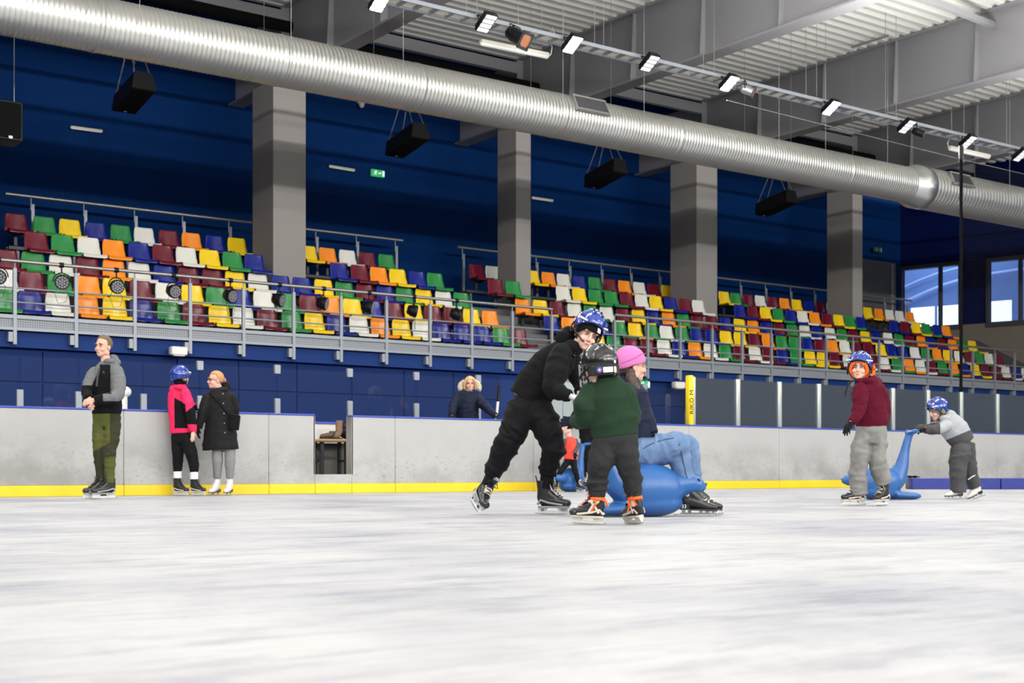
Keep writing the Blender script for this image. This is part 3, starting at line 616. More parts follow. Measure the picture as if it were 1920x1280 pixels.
# ------------------------------------------------------------------ boards, kick plate, glass
def board_mat():
    m = D.materials.new('scuffed white board'); m.use_nodes = True; nt = m.node_tree; b = nt.nodes['Principled BSDF']; L = nt.links.new; b.inputs['Roughness'].default_value = .42; b.inputs['Specular IOR Level'].default_value = .3
    tc = nt.nodes.new('ShaderNodeTexCoord'); sp = nt.nodes.new('ShaderNodeSeparateXYZ'); L(tc.outputs['Object'], sp.inputs[0])
    def nz(sc, st, d=7, r=.65):
        mp = nt.nodes.new('ShaderNodeMapping'); mp.inputs['Scale'].default_value = st; n = nt.nodes.new('ShaderNodeTexNoise'); n.inputs['Scale'].default_value = sc; n.inputs['Detail'].default_value = d; n.inputs['Roughness'].default_value = r
        L(tc.outputs['Object'], mp.inputs[0]); L(mp.outputs[0], n.inputs['Vector']); return n.outputs['Fac']
    def mr(x, a, c, lo, hi): n = nt.nodes.new('ShaderNodeMapRange'); n.inputs[1].default_value = a; n.inputs[2].default_value = c; n.inputs[3].default_value = lo; n.inputs[4].default_value = hi; L(x, n.inputs[0]); return n.outputs[0]
    def mth(op, x, y): n = nt.nodes.new('ShaderNodeMath'); n.operation = op; L(x, n.inputs[0]); L(y, n.inputs[1]); return n.outputs[0]
    low = mr(sp.outputs['Z'], .35, .85, 1, .15)                     # puck and blade scuffs gather low on the boards
    sc = mth('MULTIPLY', mr(nz(1.1, (1, 1, 1.3)), .38, .62, 0, 1), low); sk = mth('MULTIPLY', mr(nz(16, (1, 1, 1.6), 5, .7), .56, .70, 0, 1), low)
    def mx(f, a, c): n = nt.nodes.new('ShaderNodeMix'); n.data_type = 'RGBA'; L(f, n.inputs[0]); (L(a, n.inputs[6]) if not isinstance(a, tuple) else setattr(n.inputs[6], 'default_value', a)); n.inputs[7].default_value = c; return n.outputs[2]
    L(mx(sk, mx(sc, (.395, .40, .397, 1), (.275, .27, .262, 1)), (.26, .255, .25, 1)), b.inputs['Base Color']); return m
BOARD = board_mat()
KICK = mat('yellow kick plate', (.80, .60, .012), .4, var=(2.2, .5, (.66, .42, .01)))
CAPB = mat('blue board cap', (.03, .06, .35), .4)
bd = thing('rink_boards', 'scuffed white rink boards with a yellow kick plate and blue cap', 'rink boards', (18, YB, 0))
gx0, gx1 = XW(590.6, YB), XW(659.3, YB); GZ = .27
xs = [-3.0]+[XW(px, YB) for px in (-60, 232, 504)]+[gx0]+[gx1]+[XW(px, YB) for px in (741, 1000, 1292, 1461, 1674, 1870, 2100)]+[38.0]
for a, b in zip(xs, xs[1:]):
    q = MB()
    if abs(a-gx0) < 1e-6: q.box((a, YB, .14), (b, YB+.1, GZ))
    else: q.rbox(((a+b)/2, YB+.05, (.14+1.09)/2), ((b-a)/2-.003, 0, 0), (0, 0, (1.09-.14)/2), (0, .05, 0), .006, 1)
    q.build('board_panel', BOARD, bd)
    q = MB(); q.rbox(((a+b)/2, YB+.045, .07), ((b-a)/2-.002, 0, 0), (0, 0, .07), (0, .055, 0), .01, 2); q.build('kick_plate', KICK, bd)
    if abs(a-gx0) > 1e-6: q = MB(); q.rbox(((a+b)/2, YB+.055, 1.10), ((b-a)/2, 0, 0), (0, .065, 0), (0, 0, .013), .01, 2); q.build('board_cap', CAPB, bd)
for x, s_ in ((gx0, -1), (gx1, 1)): q = MB(); q.box((x-.0, YB+.0, GZ), (x+s_*.02, YB+.16, 1.1)); q.build('gate_jamb', STEELD, bd)
# players' bench box behind the boards
YG = 18.8
q = MB(); q.box((3, YG, 0), (XW(1292, YG), YG+.08, 1.06)); tag(q.build('bench_back_wall', mat('white bench wall', (.62, .60, .58), .5)), 'white wall behind the players bench, seen through the open gate', 'wall')
q = MB(); q.box((8, YB+.12, 0), (XW(1292, YB)-.2, YG, .24)); o = q.build('floor_bench', TREAD); o['kind'] = 'structure'
q = MB(); q.box((3, YG-.02, 1.06), (XW(1292, YG), YG+.1, 1.095)); tag(q.build('bench_wall_cap', CAPB), 'blue cap strip on the white bench wall', 'cap')
shield = thing('bench_shield', 'clear glass shield behind the players bench with short grey posts', 'glass shield', (12, YG, 1.1))
GP = [-70, 38, 148, 270, 376, 521, 657, 782, 898, 1010, 1115, 1210, 1292]
for i, px in enumerate(GP):
    x = XW(px, YG); q = MB(); q.rbox((x, YG+.03, 1.27), (.045, 0, 0), (0, 0, .17), (0, .035, 0), .012, 2); q.build('post', STEEL, shield)
    if 300 < px < 1250: q = MB(); q.rbox((x, YG+.03, 1.89), (.05, 0, 0), (0, 0, .07), (0, .03, 0), .01, 2); q.build('glass_clip', STEEL, shield)
for a, b in zip(GP, GP[1:]): q = MB(); q.box((XW(a, YG)+.012, YG+.024, 1.1), (XW(b, YG)-.012, YG+.036, 1.90)); q.build('glass_pane', GLASSL, shield)
rs = thing('rink_shield', 'glass shield with tall pale posts on the boards right of the yellow post', 'glass shield', (22, YB+.1, 1.1))
YS = YB+.07; RP = [1299, 1383, 1461, 1535, 1606, 1674, 1740, 1802, 1870, 1930, 1990]
for px in RP: x = XW(px, YS); q = MB(); q.rbox((x, YS, 1.52), (.05, 0, 0), (0, .03, 0), (0, 0, .42), .02, 3); q.build('post', mat('pale aluminium post', (.45, .48, .46), .4, .3), rs)
for a, b in zip(RP, RP[1:]): q = MB(); q.box((XW(a, YS)+.05, YS-.006, 1.1), (XW(b, YS)-.05, YS+.006, 1.93)); q.build('glass_pane', GLASS, rs)
YEL = mat('yellow padding', (.86, .60, .01), .45)
c = W(1293, 753, YB+.05); o = thing('post_pad', 'yellow padded post with black lettering on top of the boards', 'pad', (c.x, c.y, 1.1))
q = MB(); q.rbox((c.x, YB+.05, 1.53), (.055, 0, 0), (0, .06, 0), (0, 0, .43), .03, 4); q.build('pad', YEL, o)
lettering('RIKO M', .125, (c.x-.005, YB-.012, 1.50), VU, (-1, 0, 0), BLACK, o)
# yellow trim end, open gate bench and the things on it
WOOD = mat('pale wood plank', (.36, .24, .10), .5, var=(3, .5, (.25, .15, .06), (1, 8, 8)))
bx0, bx1 = XW(560, 18.3), XW(662, 18.3); b_ = thing('players_bench', 'wooden bench on dark legs inside the open gate', 'bench', ((bx0+bx1)/2, 18.35, .24))
q = MB(); q.rbox(((bx0+bx1)/2, 18.3, .785), ((bx1-bx0)/2, 0, 0), (0, .19, 0), (0, 0, .022), .01, 2); q.build('seat_plank', WOOD, b_)
q = MB(); q.rbox(((bx0+bx1)/2, 18.50, .50), ((bx1-bx0)/2, 0, 0), (0, 0, .25), (0, .012, 0), .01, 1); q.build('back_panel', mat('grey bench panel', (.17, .165, .15), .6), b_)
for px in (598, 644): x = XW(px, 18.3); q = MB(); q.box((x-.025, 18.18, .24), (x+.025, 18.24, .765)); q.box((x-.02, 18.40, .24), (x+.02, 18.46, .765)); q.box((x-.02, 18.2, .45), (x+.02, 18.45, .49)); q.build('leg', DARKST, b_)
BRW = mat('brown boot leather', (.055, .028, .016), .5); TAN = mat('tan suede', (.20, .12, .075), .8)
def boot(x, y, z, s, hgt, m, lab, ang):
    o = thing('ankle_boot', lab, 'boot', (x, y, z), 'boots on the bench'); R_ = Matrix.Rotation(ang, 3, 'Z'); f = lambda *v: Vector((x, y, z))+R_ @ Vector(v)*s
    q = MB(); q.tube([f(0, 0, hgt), f(0, 0, .10), f(.02, 0, .055), f(.10, 0, .045), f(.19, 0, .035), f(.215, 0, .03)], [.05*s, .05*s, .052*s, .045*s, .035*s, .01*s], 10, ref=(0, 1, 0)); q.build('boot_upper', m, o)
    q = MB(); q.rbox(f(.085, 0, .008), R_ @ Vector((.135*s, 0, 0)), R_ @ Vector((0, .045*s, 0)), VU*.008, .04*s, 4); q.build('boot_sole', BLACK, o)
boot(XW(623, 18.2), 18.2, .81, 1.0, .12, BRW, 'dark brown low boot lying on the bench plank', math.pi)
boot(XW(636, 18.25), 18.25, .81, 1.15, .25, TAN, 'tan tall boot standing on the bench by black bag', math.pi*.9)
c = Vector((XW(654, 18.25), 18.27, .805)); o = thing('sports_bag', 'black soft sports bag on the bench beside tan boot', 'bag', c)
q = MB(); q.ell(c+VU*.14, (.17, 0, 0), (0, .12, 0), (0, 0, .14), 16, 10); q.ell(c+VU*.20+Vector((-.06, -.03, 0)), (.09, 0, 0), (0, .08, 0), (0, 0, .075)); q.build('bag_body', BLACK, o); q = MB(); q.tube([c+Vector((-.1, -.08, .22)), c+Vector((-.04, -.12, .31)), c+Vector((.05, -.12, .30)), c+Vector((.1, -.08, .2))], .01, 6); q.build('bag_handle', BLACKM, o)
# white rounded stop behind the man, stick leaning behind the boards, blue floor pad
x = XW(231, 17.2); o = thing('padded_stop', 'white round-topped post behind the boards beside the man', 'post', (x, 17.2, 0)); q = MB(); q.tube([(x, 17.2, 0), (x, 17.2, 1.30)], .055, 14); q.build('post_shaft', WHITEP, o); q = MB(); q.ell((x+.02, 17.2, 1.36), (.09, 0, 0), (0, .07, 0), (0, 0, .075)); q.build('post_head', WHITEP, o)
a = W(930, 790, 17.2); t_ = W(936.5, 722, 17.2); o = thing('hockey_stick', 'hockey stick with black grip leaning behind the boards', 'hockey stick', (a.x, a.y, 0)); m_ = a.lerp(t_, .55); dn = (a-t_).normalized()
q = MB(); q.obox((m_+a+dn*.2)/2, (a+dn*.2-m_)/2, (.018, 0, 0), (0, .012, 0)); q.build('shaft', WHITEP, o); q = MB(); q.obox((m_+t_)/2, (t_-m_)/2, (.02, 0, 0), (0, .015, 0)); q.build('grip', BLACK, o)
foot = Vector((a.x-.02, 17.2, .03)); q = MB(); q.obox((a+dn*.2+foot)/2, (a+dn*.2-foot)/2, (.018, 0, 0), (0, .012, 0)); q.build('shaft', WHITEP, o); q = MB(); q.obox(foot+Vector((-.13, 0, .03)), (.14, 0, -.01), (0, .01, 0), (0, 0, .035)); q.build('blade', BLACK, o)
PADB = mat('blue vinyl pad', (.010, .022, .21), .38, bump=(7, .25, .02)); zP = 22.9
o = thing('floor_pad', 'long low blue vinyl pad lying on the ice at the right', 'pad', P(1830, 916.9, zP))
c = P(1850, 906.5, zP); o.location = (c.x, c.y, 0)
for k in range(2): q = MB(); a = P(1704+165*k, 906.5, zP+.2); b = P(1868+165*k, 906.5, zP+.2); q.rbox(Vector(((a.x+b.x)/2, (a.y+b.y)/2, .096)), VR*((b-a).length/2), VU*.095, VD*.2, .016, 2); q.build('pad_section', PADB, o)
for sx in (0, 1):
    c = P(1706+9*sx, 0, zP+.1); c.z = .193; o = thing('dropped_glove', '%s black glove lying on the end of the blue pad' % ('left' if not sx else 'right'), 'glove', c, 'gloves on the blue pad'); q = MB(); q.ell(c+VU*.022, VR*.05, VD*.06, VU*.022, 12, 8); q.build('glove_palm', BLACKM, o)
    for k in range(4): q = MB(); q.tube([c+VU*.018+VR*(.012+.012*k)-VD*.02, c+VU*.02+VR*(.03+.012*k)-VD*(.09-.006*k)], [.009, .007], 6); q.build('finger', BLACKM, o)
# dark safety net at the end of the boards, gathered into a bundle at its edge
NET = mat('black net cord', (.005, .005, .006), .8, spec=.08); YN = YB+.15; xn = XW(1802, YN); zt_ = 6.75
o = thing('safety_net', 'black hanging safety net gathered into a bundle at the right', 'net', (xn, YN, 1.95))
q = MB(); rng = random.Random(5)
for k in range(16):
    a = rng.uniform(-.09, .09); ph = rng.uniform(0, 6); q.tube([(xn+a*(.55+.45*math.sin(ph+zz*1.1)), YN+a*.4, 1.95+(zt_-1.95)*zz/12) for zz in range(13)], .016, 5)
q.build('net_bundle', NET, o, kind='stuff')
q = MB(); x = xn+.06
while x < xn+4.2: q.tube([(x, YN, 1.95), (x, YN, zt_)], .0016, 3, cap=False); x += .045
z = 1.95
while z < zt_: q.tube([(xn, YN, z), (xn+4.2, YN, z)], .0016, 3, cap=False); z += .045
q.build('net_mesh', NET, o, kind='stuff')
q = MB(); q.tube([(xn-6.5, YN+.3, zt_+.25), (xn-.1, YN, zt_+.02), (xn+4.3, YN, zt_)], .006, 5); q.build('net_cable', CHROME, o)
q = MB(); q.tube([(xn, YN, zt_-.05), (xn, YN, zt_+.3)], .05, 8); q.build('net_clamp', BLACK, o)
# ------------------------------------------------------------------ people: helpers
def V(r, u, t): return VR*r+VU*u-VD*t                    # right, up, towards the camera
CL = D.textures.new('cloth_clouds', 'CLOUDS'); CL.noise_scale = .07; CL.noise_depth = 2
CL2 = D.textures.new('fur_clouds', 'CLOUDS'); CL2.noise_scale = .02; CL2.noise_depth = 3
def fuse(mb, name, m, parent, vox=.007, smooth=3, disp=0, tex=None, **tags):
    """one continuous skin over all the shapes in mb"""
    me = mb.mesh('t'); o = D.objects.new('t', me); COL.objects.link(o)
    r = o.modifiers.new('r', 'REMESH'); r.mode = 'VOXEL'; r.voxel_size = vox; r.use_smooth_shade = True
    if smooth: s = o.modifiers.new('s', 'SMOOTH'); s.factor = .5; s.iterations = smooth
    if disp: d = o.modifiers.new('d', 'DISPLACE'); d.texture = tex or CL; d.strength = disp; d.mid_level = .5; d.texture_coords = 'LOCAL'
    dg = bpy.context.evaluated_depsgraph_get(); out = D.meshes.new_from_object(o.evaluated_get(dg)); D.objects.remove(o); D.meshes.remove(me)
    out.materials.clear(); ms = m if isinstance(m, list) else [m]
    for q in ms: out.materials.append(q)
    out.polygons.foreach_set('use_smooth', [True]*len(out.polygons)); out.name = name
    return link(name, out, parent, **tags)
def paint(o, fn):
    """choose the cloth of each face of a garment by where it lies on the garment: fn(px, py, toward) -> slot"""
    me = o.data; n = len(me.polygons); c = np.empty(n*3, 'f'); me.polygons.foreach_get('center', c); c = c.reshape(-1, 3)-np.array(CAMP)
    z = c @ np.array(VD); px = 960+F*(c @ np.array(VR))/z; py = HOR-F*c[:, 2]/z
    nn = np.empty(n*3, 'f'); me.polygons.foreach_get('normal', nn); nn = nn.reshape(-1, 3)
    me.polygons.foreach_set('material_index', fn(px, py, z, nn).astype('i')); me.update()
def smoothpath(pts, rad, step):
    P_ = np.array(pts, float); R_ = np.array([r if isinstance(r, (tuple, list)) else (r, r) for r in rad], float); outp, outr = [], []
    n = len(P_)
    for i in range(n-1):
        p0, p1, p2, p3 = P_[max(i-1, 0)], P_[i], P_[i+1], P_[min(i+2, n-1)]; k = max(2, int(np.linalg.norm(p2-p1)/step))
        for j in range(k+(i == n-2)):
            t = j/k; a = .5*((2*p1)+(-p0+p2)*t+(2*p0-5*p1+4*p2-p3)*t*t+(-p0+3*p1-3*p2+p3)*t**3)
            outp.append(a*.6+(p1+(p2-p1)*t)*.4); s = t*t*(3-2*t)*.5+t*.5; outr.append(R_[i]+(R_[i+1]-R_[i])*s)
    return np.array(outp), np.array(outr)
def cloth(mb, pts, rad, amp=.06, seed=0, step=.011, n=26, ref=None, bunch=0, joints=True):
    """a sleeve, trouser leg or trunk with folds running round it"""
    rg = np.random.RandomState(seed); pp, rr = smoothpath(pts, rad, step); L = len(pp)
    d = np.r_[0, np.cumsum(np.linalg.norm(np.diff(pp, axis=0), axis=1))]; tot = d[-1]
    th = np.linspace(0, 2*np.pi, n, endpoint=False); a = None; rings = []
    folds = []
    jl = [np.linalg.norm(np.array(pts[i])-np.array(pts[0])) for i in range(1, len(pts)-1)] if joints else []
    for j in jl:
        for _ in range(5): folds.append((j+rg.uniform(-.07, .07), rg.uniform(0, 6.28), rg.uniform(-.05, .05), rg.uniform(.010, .022), rg.uniform(.6, 1.3)))
    for _ in range(int(tot/.045)+2): folds.append((rg.uniform(0, tot), rg.uniform(0, 6.28), rg.uniform(-.06, .06), rg.uniform(.012, .028), rg.uniform(.3, 1.0)))
    for b in range(int(bunch)): folds.append((tot-.012-.030*b, rg.uniform(0, 6.28), rg.uniform(-.012, .012), .011, 1.5))
    for i in range(L):
        t = pp[min(i+1, L-1)]-pp[max(i-1, 0)]; t = Vector(t).normalized()
        if a is None: a, b = frame_of(t, ref)
        else: a = (a-t*a.dot(t)).normalized(); b = t.cross(a)
        f = np.zeros(n)
        for s0, t0, tilt, w_, h_ in folds: f += h_*np.exp(-((d[i]-s0-tilt*np.cos(th-t0))/w_)**2)*(.45+.55*np.cos(th-t0-.8))
        e = min(1, i/3, (L-1-i)/2+.3); k = 1+amp*f*e
        rings.append([Vector(pp[i])+a*(rr[i][0]*math.cos(x)*q)+b*(rr[i][1]*math.sin(x)*q) for x, q in zip(th, k)])
    mb.loft(rings)
    return mb
def hand(mb, w_, d, n, s, side, curl=.6, fat=1.0, spread=.0):
    """palm, four unequal bent fingers and a thumb from the side of the palm"""
    d = Vector(d).normalized(); n = Vector(n); n = (n-d*n.dot(d)).normalized(); l = d.cross(n)*side; w_ = Vector(w_)
    mb.tube([w_-d*.1*s, w_+d*.05*s, w_+d*.28*s, w_+d*.5*s], [(.13*s*fat, .10*s*fat), (.16*s*fat, .11*s*fat), (.22*s*fat, .115*s*fat), (.20*s*fat, .085*s*fat)], 12, ref=l)
    for i, ln in enumerate((.41, .47, .44, .33)):
        p = w_+d*(.47-.02*abs(i-1))*s+l*(.165-.11*i)*s; a = 0; pts = [p-d*.06*s]; dd = (d+l*spread*(1.5-i)*.35).normalized()
        for q, (fr, cu) in enumerate(((.42, .45), (.33, .75), (.25, .6))):
            a += curl*cu; p = p+(dd*math.cos(a)+n*math.sin(a))*ln*fr*s; pts.append(p)
        r = (.058, .060, .057, .048)[i]*s*fat; mb.tube(pts, [r, r, r*.95, r*.75], 8); mb.ell(pts[-1], (r*.8, 0, 0), (0, r*.8, 0), (0, 0, r*.8), 8, 6)
    t0 = w_+d*.14*s+l*.14*s; t1 = t0+(d*.55+l*.75+n*.25).normalized()*.2*s; t2 = t1+(d*.85+l*.35+n*.4*max(.3, curl)).normalized()*.18*s
    mb.tube([t0, t1, t2], [.075*s*fat, .066*s*fat, .052*s*fat], 8); mb.ell(t2, (.052*s*fat, 0, 0), (0, .052*s*fat, 0), (0, 0, .052*s*fat), 8, 6)
class Fr:
    def __init__(s, o, x, z, k=1):
        s.o = Vector(o); s.z = Vector(z).normalized(); x = Vector(x); s.x = (x-s.z*x.dot(s.z)).normalized(); s.y = s.z.cross(s.x); s.k = k
    def __call__(s, u, v, w_): return s.o+(s.x*u+s.y*v+s.z*w_)*s.k
    def d(s, u, v, w_): return (s.x*u+s.y*v+s.z*w_)*s.k
    def ell(s, mb, c, a, n=14, m=9): mb.ell(s(*c), s.d(a[0], 0, 0), s.d(0, a[1], 0), s.d(0, 0, a[2]), n, m)
def mirror_safe(f): return f
SKIN = mat('fair skin', (.62, .36, .27), .5, spec=.35); SKINK = mat("child's fair skin", (.68, .41, .32), .5, spec=.35)
EYEW = mat('eye white', (.42, .39, .37), .35); IRIS = mat('dark iris', (.014, .010, .008), .3); LIP = mat('lips', (.42, .17, .15), .5)
BROWN = mat('brown brow hair', (.055, .03, .018), .7)
def head_shapes(mb, f):
    """skull, jaw, cheeks, nose, brow, ears round the head frame f (x forward, y left, z up, origin mid-head, unit metres for an adult head)"""
    f.ell(mb, (-.012, 0, .028), (.094, .074, .088), 20, 14); f.ell(mb, (.026, 0, -.042), (.060, .060, .068), 16, 12)
    f.ell(mb, (.062, 0, -.098), (.026, .026, .018)); f.ell(mb, (.045, 0, -.075), (.045, .045, .04))
    for s in (-1, 1):
        f.ell(mb, (.062, s*.034, -.036), (.026, .027, .028)); f.ell(mb, (.078, s*.03, .024), (.014, .026, .010)); f.ell(mb, (-.004, s*.076, -.016), (.019, .010, .031)); f.ell(mb, (.0, s*.05, -.07), (.04, .018, .03))
    mb.tube([f(.082, 0, .014), f(.097, 0, -.012), f(.107, 0, -.033)], [.009*f.k, .0095*f.k, .0115*f.k], 8); f.ell(mb, (.101, 0, -.037), (.012, .012, .009)); 
    for s in (-1, 1): f.ell(mb, (.094, s*.010, -.040), (.010, .008, .007))
    f.ell(mb, (.088, 0, -.066), (.010, .022, .010))
def face_parts(body, f, brow=BROWN, lips=LIP, smile=0):
    for s in (-1, 1):
        q = MB(); f.ell(q, (.0815, s*.032, .002), (.0105, .0145, .0062), 12, 8); e = q.build('eye', EYEW, body)
        q = MB(); f.ell(q, (.0888, s*.031, .0022), (.0045, .0074, .0064), 10, 6); q.build('iris', IRIS, e) if False else q.build('iris', IRIS, body)
        q = MB(); q.tube([f(.094, s*.012, .0205), f(.096, s*.030, .027), f(.084, s*.048, .021)], [.0032*f.k, .0042*f.k, .002*f.k], 6); q.build('eyebrow', brow, body)
        q = MB(); q.tube([f(.089, s*.017, .0075), f(.0935, s*.031, .0125), f(.083, s*.047, .006)], [.0018*f.k]*3, 5); q.build('upper_eyelid', brow, body)
    q = MB(); q.tube([f(.0865, -.020, -.066+smile), f(.0955, -.009, -.0655), f(.0965, 0, -.0665), f(.0955, .009, -.0655), f(.0865, .020, -.066+smile)], [.0015*f.k, .0045*f.k, .0042*f.k, .0045*f.k, .0015*f.k], 8); q.build('lips', lips, body)
def cap(mb, f, c, ax, rim, n=36, m=12, thick=.006, bump=None, fill=True):
    """shell over the head: ellipsoid about c with half-axes ax, from the crown down to rim(theta) in radians of latitude"""
    out, inn = [], []
    for i in range(m+1):
        ro, ri = [], []
        for j in range(n):
            th = 2*math.pi*j/n; ph = math.pi/2+(rim(th)-math.pi/2)*max(i/m, .02); k = 1+(bump(th, ph) if bump else 0)
            for lst, t in ((ro, 0), (ri, thick)): lst.append(f(c[0]+(ax[0]*k-t)*math.cos(th)*math.cos(ph), c[1]+(ax[1]*k-t)*math.sin(th)*math.cos(ph), c[2]+(ax[2]*k-t)*math.sin(ph)))
        out.append(ro); inn.append(ri)
    mb.loft(out+inn[::-1], cap=True)
HBLUE = mat('glossy blue helmet shell', (.010, .038, .26), .18, coat=.6); HBLACK = mat('glossy black helmet shell', (.008, .008, .009), .24, coat=.4); FOAM = mat('black foam', (.012, .012, .012), .8)
LBL = mat('white print', (.75, .76, .80), .5)
def helmet(root, f, m, fit=1.0, mark=True, tilt=0, label=None):
    """hockey helmet: two overlapping ribbed shells, vents, ear cut-outs, foam lining"""
    h = Fr(f(0, 0, 0), f.x+f.z*tilt, f.z-f.x*tilt, f.k*fit)
    def rim(th):
        c = math.cos(th); s = abs(math.sin(th)); return math.radians(-4+22*max(0, c)**1.5-34*max(0, -c)**1.2-20*s**6)
    def bump(th, ph):
        r = .018*max(0, math.cos(th*2))*math.cos(ph) ; y = abs(math.sin(th))*math.cos(ph)
        r += .030*math.exp(-((y-.42)/.07)**2)-.016*math.exp(-((y-.24)/.05)**2)+.022*math.exp(-(y/.09)**2)
        return r+(.03 if ph < math.radians(14) and math.cos(th) > .3 else 0)
    q = MB(); cap(q, h, (-.008, 0, .018), (.126, .108, .122), rim, 56, 22, .010, bump); sh = q.build('helmet', m, root)
    if label: sh['label'] = label
    q = MB(); cap(q, h, (-.008, 0, .016), (.113, .094, .108), lambda th: rim(th)-.04, 30, 8, .008); q.build('helmet_lining', FOAM, sh)
    for s in (-1, 1):
        q = MB()
        for x_, z_ in ((.05, .118), (.0, .132), (-.05, .124)): q.rbox(h(x_, s*.030, z_+.003), h.d(.016, 0, -.004*(1 if x_ > 0 else -1)), h.d(0, .006, -.002*s), h.d(.001, .0005, .004), .004*h.k, 2)
        q.build('vent', FOAM, sh, kind='stuff')
        q = MB(); q.tube([h(-.012+.034*math.cos(t*.785), s*.106, -.028+.040*math.sin(t*.785)) for t in range(9)], .0055*h.k, 6); q.build('ear_loop', FOAM, sh)
        for x_, z_ in ((.078, .032), (-.07, .030)): q = MB(); q.ell(h(x_, s*.083, z_), h.d(.006, 0, 0), h.d(0, .004, 0), h.d(0, 0, .006), 8, 6); q.build('screw', LBL, sh)
        if mark: q = MB(); q.rbox(h(.068, s*.0905, .052), h.d(.026, -.020*s, 0), h.d(0, 0, .006), h.d(.004, .006*s, 0), .003*h.k, 1); q.build('side_print', LBL, sh)
    if m is not HBLACK:
        for s in (-1, 1):
            q = MB()
            for z_ in (.070, .082): q.tube([h(.055, s*.094, z_), h(.02, s*.106, z_+.002), h(-.02, s*.108, z_+.002)], [(.002*h.k, .0035*h.k)]*3, 6)
            q.build('groove', mat('dark blue groove', (.004, .010, .07), .5), sh)
    q = MB(); q.tube([h(.03, .098, .0), h(.028, .09, -.05), h(.045, .055, -.10), h(.058, 0, -.118), h(.045, -.055, -.10), h(.028, -.09, -.05), h(.03, -.098, .0)], [(.003*h.k, .007*h.k)]*7, 6); q.build('chin_strap', FOAM, sh)
    return sh, h
BLADE = mat('skate steel', (.55, .56, .57), .22, .9); HOLDER = mat('white blade holder', (.66, .67, .66), .4); SKBLACK = mat('black skate boot', (.010, .010, .012), .35, bump=(60, .1, .002)); SKGREY = mat('grey skate trim', (.26, .28, .30), .4); LACEW = mat('cream lace', (.66, .60, .48), .7); LACEB = mat('black lace', (.012, .012, .013), .7)
CREAMF = mat('cream felt tongue', (.55, .50, .42), .85); SKWHITE = mat('white skate leather', (.66, .64, .62), .4)
def hockey_skate(root, o, x, z, k, boot=SKBLACK, trim=SKGREY, lace=LACEB, tongue=CREAMF, holder=HOLDER, mark='', guard=True, vox=.005, low=False, lab=None):
    """hockey skate about the middle of its blade edge: boot with toe cap, ankle, tongue, laces, holder with two towers, steel runner"""
    f = Fr(o, x, z, k); t = .24 if low else .275
    q = MB(); q.tube([f(-.060, 0, t), f(-.060, 0, .20), f(-.064, 0, .135), f(-.062, 0, .092)], [(.060*k, .050*k), (.060*k, .047*k), (.060*k, .042*k), (.048*k, .036*k)], 16, ref=f.x)
    q.tube([f(-.095, 0, .105), f(-.03, 0, .118), f(.035, 0, .108), (f(.085, 0, .098)), f(.125, 0, .090), f(.146, 0, .084)], [(.030*k, .034*k), (.040*k, .054*k), (.043*k, .046*k), (.041*k, .036*k), (.036*k, .028*k), (.018*k, .014*k)], 16, ref=f.y)
    q.tube([f(-.05, 0, .20), f(-.015, 0, .155), f(.03, 0, .125)], [.04*k, .042*k, .04*k], 12)
    b = fuse(q, 'ice_skate', boot, root, vox*k, 3)
    if lab: b['label'] = lab
    q = MB(); f.ell(q, (.112, 0, .094), (.040, .046, .034)); q.build('toe_cap', mat('toe cap', (.022, .022, .024), .25), b)
    q = MB(); q.rbox(f(.012, 0, .064), f.d(.130, 0, 0), f.d(0, .034, 0), f.d(0, 0, .008), .034*k, 4); q.build('boot_sole', trim, b)
    q = MB()
    for x0, x1 in ((-.118, -.035), (.045, .140)): q.loft([[f(x0, -.024, .06), f(x1, -.024, .06), f(x1, .024, .06), f(x0, .024, .06)], [f(x0+.004, -.012, .035), f(x1-.012, -.012, .035), f(x1-.012, .012, .035), f(x0+.004, .012, .035)], [f(x0, -.007, .016), f(x1+.004, -.007, .016), f(x1+.004, .007, .016), f(x0, .007, .016)]], smooth=False)
    q.obox(f(.012, 0, .024), f.d(.13, 0, 0), f.d(0, .0065, 0), f.d(0, 0, .010)); q.build('blade_holder', holder, b)
    q = MB(); n = 14; prof = [(-.140+.28*i/n, .0006*((i-n/2)/n*2)**2*18+(.012 if i in (0, n) else 0)) for i in range(n+1)]
    q.loft([[f(u, -.002, w_), f(u, .002, w_), f(u, .002, .018), f(u, -.002, .018)] for u, w_ in prof], smooth=False); q.build('blade', BLADE, b)
    q = MB(); q.tube([f(.045, 0, .155), f(-.005, 0, .205), f(-.022, 0, .262), f(-.005, 0, t+.03)], [(.034*k, .008*k), (.042*k, .009*k), (.046*k, .010*k), (.034*k, .007*k)], 12, ref=f.y); q.build('tongue', tongue, b)
    if guard: q = MB(); q.tube([f(-.112, 0, .20), f(-.122, 0, .265), f(-.134, 0, .315)], [(.026*k, .006*k), (.020*k, .006*k), (.010*k, .005*k)], 10, ref=f.y); q.build('tendon_guard', boot, b)
    for i in range(7):
        u, w_ = .078-.0165*i, .142+.0105*i+(.0016*i*i); q = MB(); s = -1 if i % 2 else 1
        q.tube([f(u-.004, -.030*s, w_-.010), f(u+.004, 0, w_+.006), f(u-.012, .030*s, w_)], .0042*k, 5); q.build('lace', lace, b)
    q = MB(); c = f(-.022, 0, .246)
    for s in (-1, 1): q.tube([c, c+f.d(.03, s*.03, .015), c+f.d(.035, s*.055, -.01), c+f.d(.02, s*.035, -.02), c], .0035*k, 5); q.tube([c, c+f.d(.03, s*.025, -.03), c+f.d(.035, s*.04, -.07)], .0035*k, 5)
    q.build('lace_bow', lace, b)
    for s in (-1, 1):
        q = MB(); q.tube([f(-.118, s*.034, .085), f(-.09, s*.045, .12), f(-.03, s*.050, .098), f(.03, s*.050, .088), f(.085, s*.043, .080)], [(.004*k, .010*k)]*5, 6, ref=f.y); q.build('side_trim', trim, b)
